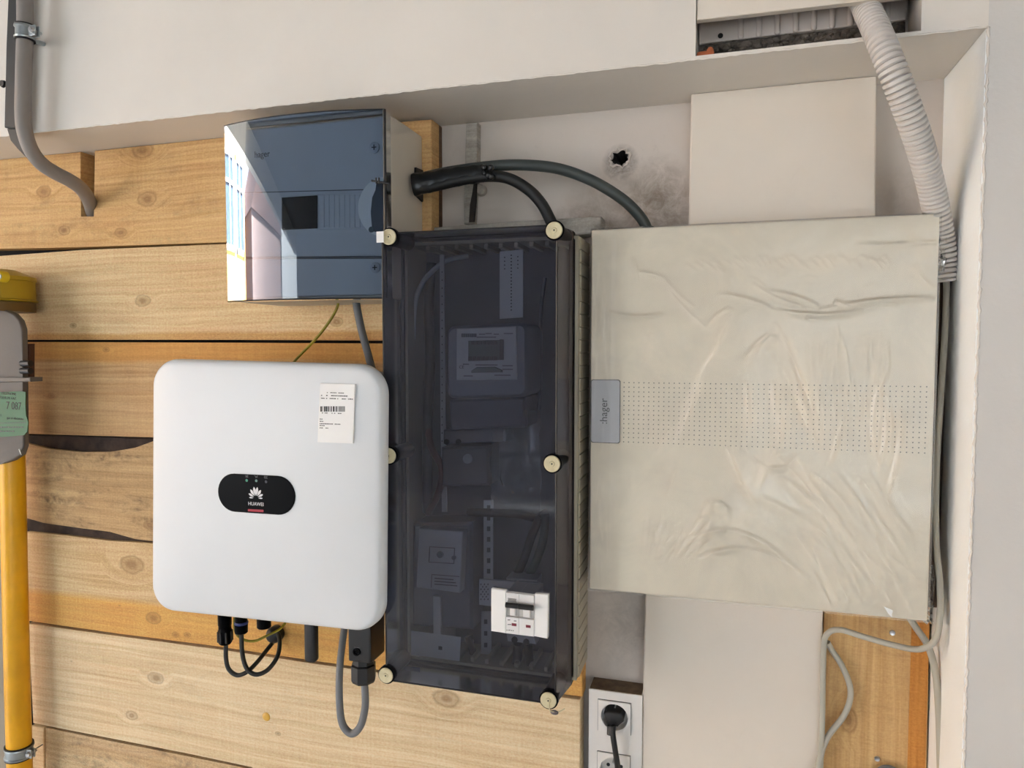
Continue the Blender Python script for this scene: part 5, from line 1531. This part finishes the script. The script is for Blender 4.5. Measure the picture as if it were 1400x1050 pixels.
def clamp(name, px, py, d, r, label, hz_=0.010, twist=0.12):
    c = P(px, py, d)
    t = thing(name, label, 'clamp', tuple(c))
    axis = Vector((0.03, 0, 1))
    lath('band', (c.x, d, c.z - hz_), axis, [(r + 0.0006, 0), (r + 0.0032, 0), (r + 0.0036, hz_ * 0.25), (r + 0.0018, hz_ * 0.4), (r + 0.0018, hz_ * 1.6), (r + 0.0036, hz_ * 1.75), (r + 0.0032, hz_ * 2), (r + 0.0006, hz_ * 2)], M['zinc'], t, segs=32, )
    lath('rubber_lining', (c.x, d, c.z - hz_ - 0.0022), axis, [(r + 0.0002, 0), (r + 0.0028, 0), (r + 0.0028, 0.0018), (r + 0.0010, 0.002), (r + 0.0010, hz_ * 2 + 0.0024), (r + 0.0028, hz_ * 2 + 0.0026), (r + 0.0028, hz_ * 2 + 0.0044), (r + 0.0002, hz_ * 2 + 0.0044)], M['black'], t, segs=32)
    ex = c.x + r + 0.008
    bm = bmesh.new()
    bx(bm, c.x + r, ex + 0.006, d - 0.0045, d - 0.002, c.z - hz_ * 0.8, c.z + hz_ * 0.8, 0.0008)
    bx(bm, c.x + r, ex + 0.006, d + 0.002, d + 0.0045, c.z - hz_ * 0.8, c.z + hz_ * 0.8, 0.0008)
    finish('lug', bm, M['zinc'], t)
    lath('bolt', (ex + 0.001, d + 0.010, c.z), (0, -1, 0), [(0.0026, 0), (0.0026, 0.014), (0.0048, 0.0145), (0.0048, 0.018), (0.003, 0.0195)], M['chrome'], t, segs=6)
    return t
clamp('pipe_clamp', 34, 45, 0.862, 0.0112, 'galvanised pipe clamp with bolt on the grey pipe at the upper left')
cl = bpy.data.objects['pipe_clamp']
q = P(52, 56, 0.88)
bm = bmesh.new(); tb(bm, [P(44, 56, 0.872), P(60, 60, 0.8935)], 0.0036, 10)
finish('stud', fixn(bm), M['zinc'], cl, smooth=True)

# ------------------------------------------------------------------ gas pipe and gas meter at the left edge
yp = [P(15, 560, 0.962), P(17, 640, 0.962), P(20, 780, 0.962), P(24, 950, 0.962), P(27, 1050, 0.962), P(31, 1200, 0.962), P(36, 1400, 0.962), P(44, 2300, 0.962)]
xm = sum(p.x for p in yp) / len(yp)
bm = bmesh.new(); tb(bm, [Vector((p.x, 0.962, p.z)) for p in yp], S(20, 780, 0.962, 15.3), 28)
o = finish('gas_pipe', fixn(bm), M['yellow_pipe'], smooth=True)
tag(o, 'thick yellow gas pipe running down the left edge below the gas meter', 'pipe')
clamp('pipe_clamp', 26.0, 1026, 0.962, S(20, 780, 0.962, 15.3), 'galvanised clamp round the yellow gas pipe at the lower left', hz_=0.010)
cl = [o_ for o_ in COL.objects if o_.name.startswith('pipe_clamp') and o_.location.z < 1.3][0]
bm = bmesh.new(); tb(bm, [P(45, 1026, 0.975), P(58, 1018, 0.999)], 0.0012, 8)
finish('stud', fixn(bm), M['zinc'], cl, smooth=True)
# grey surface left of the pipe low down
o = slab('side_board', [(-70, 735), (14, 735), (20, 1300), (-70, 1300)], 1.0, 1.028, mat('grey_beige_board', (150, 140, 124), 0.8, var=0.1), bev=0.001)
tag(o, 'grey-beige board strip left of the yellow gas pipe', 'board')

gm = thing('gas_meter', 'grey gas meter with a yellow cap and green sticker at the left edge', 'gas meter', tuple(P(-14, 636, 0.9)))
gd = 0.918
pix = [(-64, 470), (-62, 450), (-52, 434), (-36, 425), (-15, 421), (5, 423), (18, 429), (26, 438), (30, 450), (31, 515), (32, 610), (28, 622), (16, 630), (0, 635), (-20, 637), (-45, 632), (-60, 620), (-64, 600)]
bm = bmesh.new(); pg(bm, xz(pix, gd), gd, 0.928, 0.003, 3)
body = finish('meter_case', fixn(bm), M['meter_body'], gm, smooth=True)
slab('flange', [(-70, 512), (-20, 516), (41, 516), (41, 522), (-70, 524)], gd - 0.006, 0.935, M['meter_body'], gm, bev=0.001)
bm = bmesh.new()
for a, b in ((37, 497), (37, 507)):
    tb(bm, [P(a - 7, b, 0.92), P(a + 5, b, 0.92)], 0.0055, 10)
finish('union_nut', fixn(bm), M['black'], gm, smooth=True)
slab('rear_bracket', [(31, 470), (40, 470), (40, 520), (31, 520)], 0.935, 0.945, mat('brown_steel', (74, 44, 30), 0.6), gm)
# green sticker, slightly curled at the right
bm = bmesh.new()
gpx = [(-60, 538), (30, 535), (35, 536), (34.5, 552), (35.5, 568), (38.5, 577), (37, 590), (33, 595), (10, 597), (-60, 600)]
pg(bm, xz(gpx, gd - 0.0035), gd - 0.0035, gd - 0.0022, 0)
stg = finish('sticker', fixn(bm), M['green_label'], gm)
def gt(s_, px, py, size, al='RIGHT', wide=1.0):
    q_ = P(px, py, gd - 0.0037)
    text('lettering', s_, (q_.x, gd - 0.0037, q_.z), size, M['ink'], stg, align=al, wide=wide, ext=0.0001, ang=0.03)
gt('N° TELEPHONE', 22, 539, 0.0062); gt('COMPTEUR DE GAZ', 22, 545, 0.0062, wide=0.9); gt('7 087', 29, 556, 0.0185, wide=0.80)
gt('S', 2, 568, 0.006); gt('gaz et electricite', 32, 573, 0.0058, wide=0.95)
bm = bmesh.new()
for (a, b, wd) in ((-40, 584, 72), (-40, 589.5, 58)):
    x_ = a
    while x_ < a + wd:
        l_ = r6.uniform(1.5, 4)
        pg(bm, xz([(x_, b - .7), (x_ + l_, b - .7), (x_ + l_, b + .7), (x_, b + .7)], gd - 0.0037), gd - 0.0037, gd - 0.0034)
        x_ += l_ + 0.9
pg(bm, xz([(-60, 579.0), (35, 577.5), (35, 578.1), (-60, 579.7)], gd - 0.0037), gd - 0.0037, gd - 0.0034)
finish('fine_print', fixn(bm), M['ink_soft'], stg)
# yellow cap
ccx = P(-5, 395, 0.945); rc2 = P(30.5, 395, 0.945).x - ccx.x
def zrow(y): return P(20, y, 0.945).z
lath('cap', (ccx.x, 0.945, zrow(412)), (0, 0, 1), [(rc2 + 0.001, 0), (rc2 + 0.003, 0.002), (rc2 + 0.001, 0.003), (rc2 - 0.0015, 0.004), (rc2 - 0.0015, zrow(384) - zrow(412)), (rc2, zrow(383) - zrow(412)), (rc2, zrow(378) - zrow(412)), (rc2 * 0.5, zrow(368) - zrow(412)), (rc2 * 0.3, zrow(367) - zrow(412))], M['yellow_cap'], gm, segs=40)
lath('cap_neck', (ccx.x, 0.945, zrow(426)), (0, 0, 1), [(rc2 - 0.002, 0), (rc2 - 0.002, zrow(413) - zrow(426))], mat('dull_yellow', (104, 76, 28), 0.5), gm, segs=40)
lug = lath('seal_lug', P(0, 378, 0.905), (0, -1, 0), [(0.0095, -0.01), (0.0095, 0.002), (0.008, 0.004)], mat('bright_yellow', (226, 196, 34), 0.4), gm, segs=24)
lath('lug_screw', P(0, 378, 0.901), (0, -1, 0), [(0.0042, 0), (0.0038, 0.0015)], M['zinc'], lug, segs=16)
bm = bmesh.new(); tb(bm, [P(26, 614, gd - 0.001), P(29, 622, gd - 0.001)], 0.0008, 6)
finish('seal_wire', fixn(bm), M['paper'], gm)
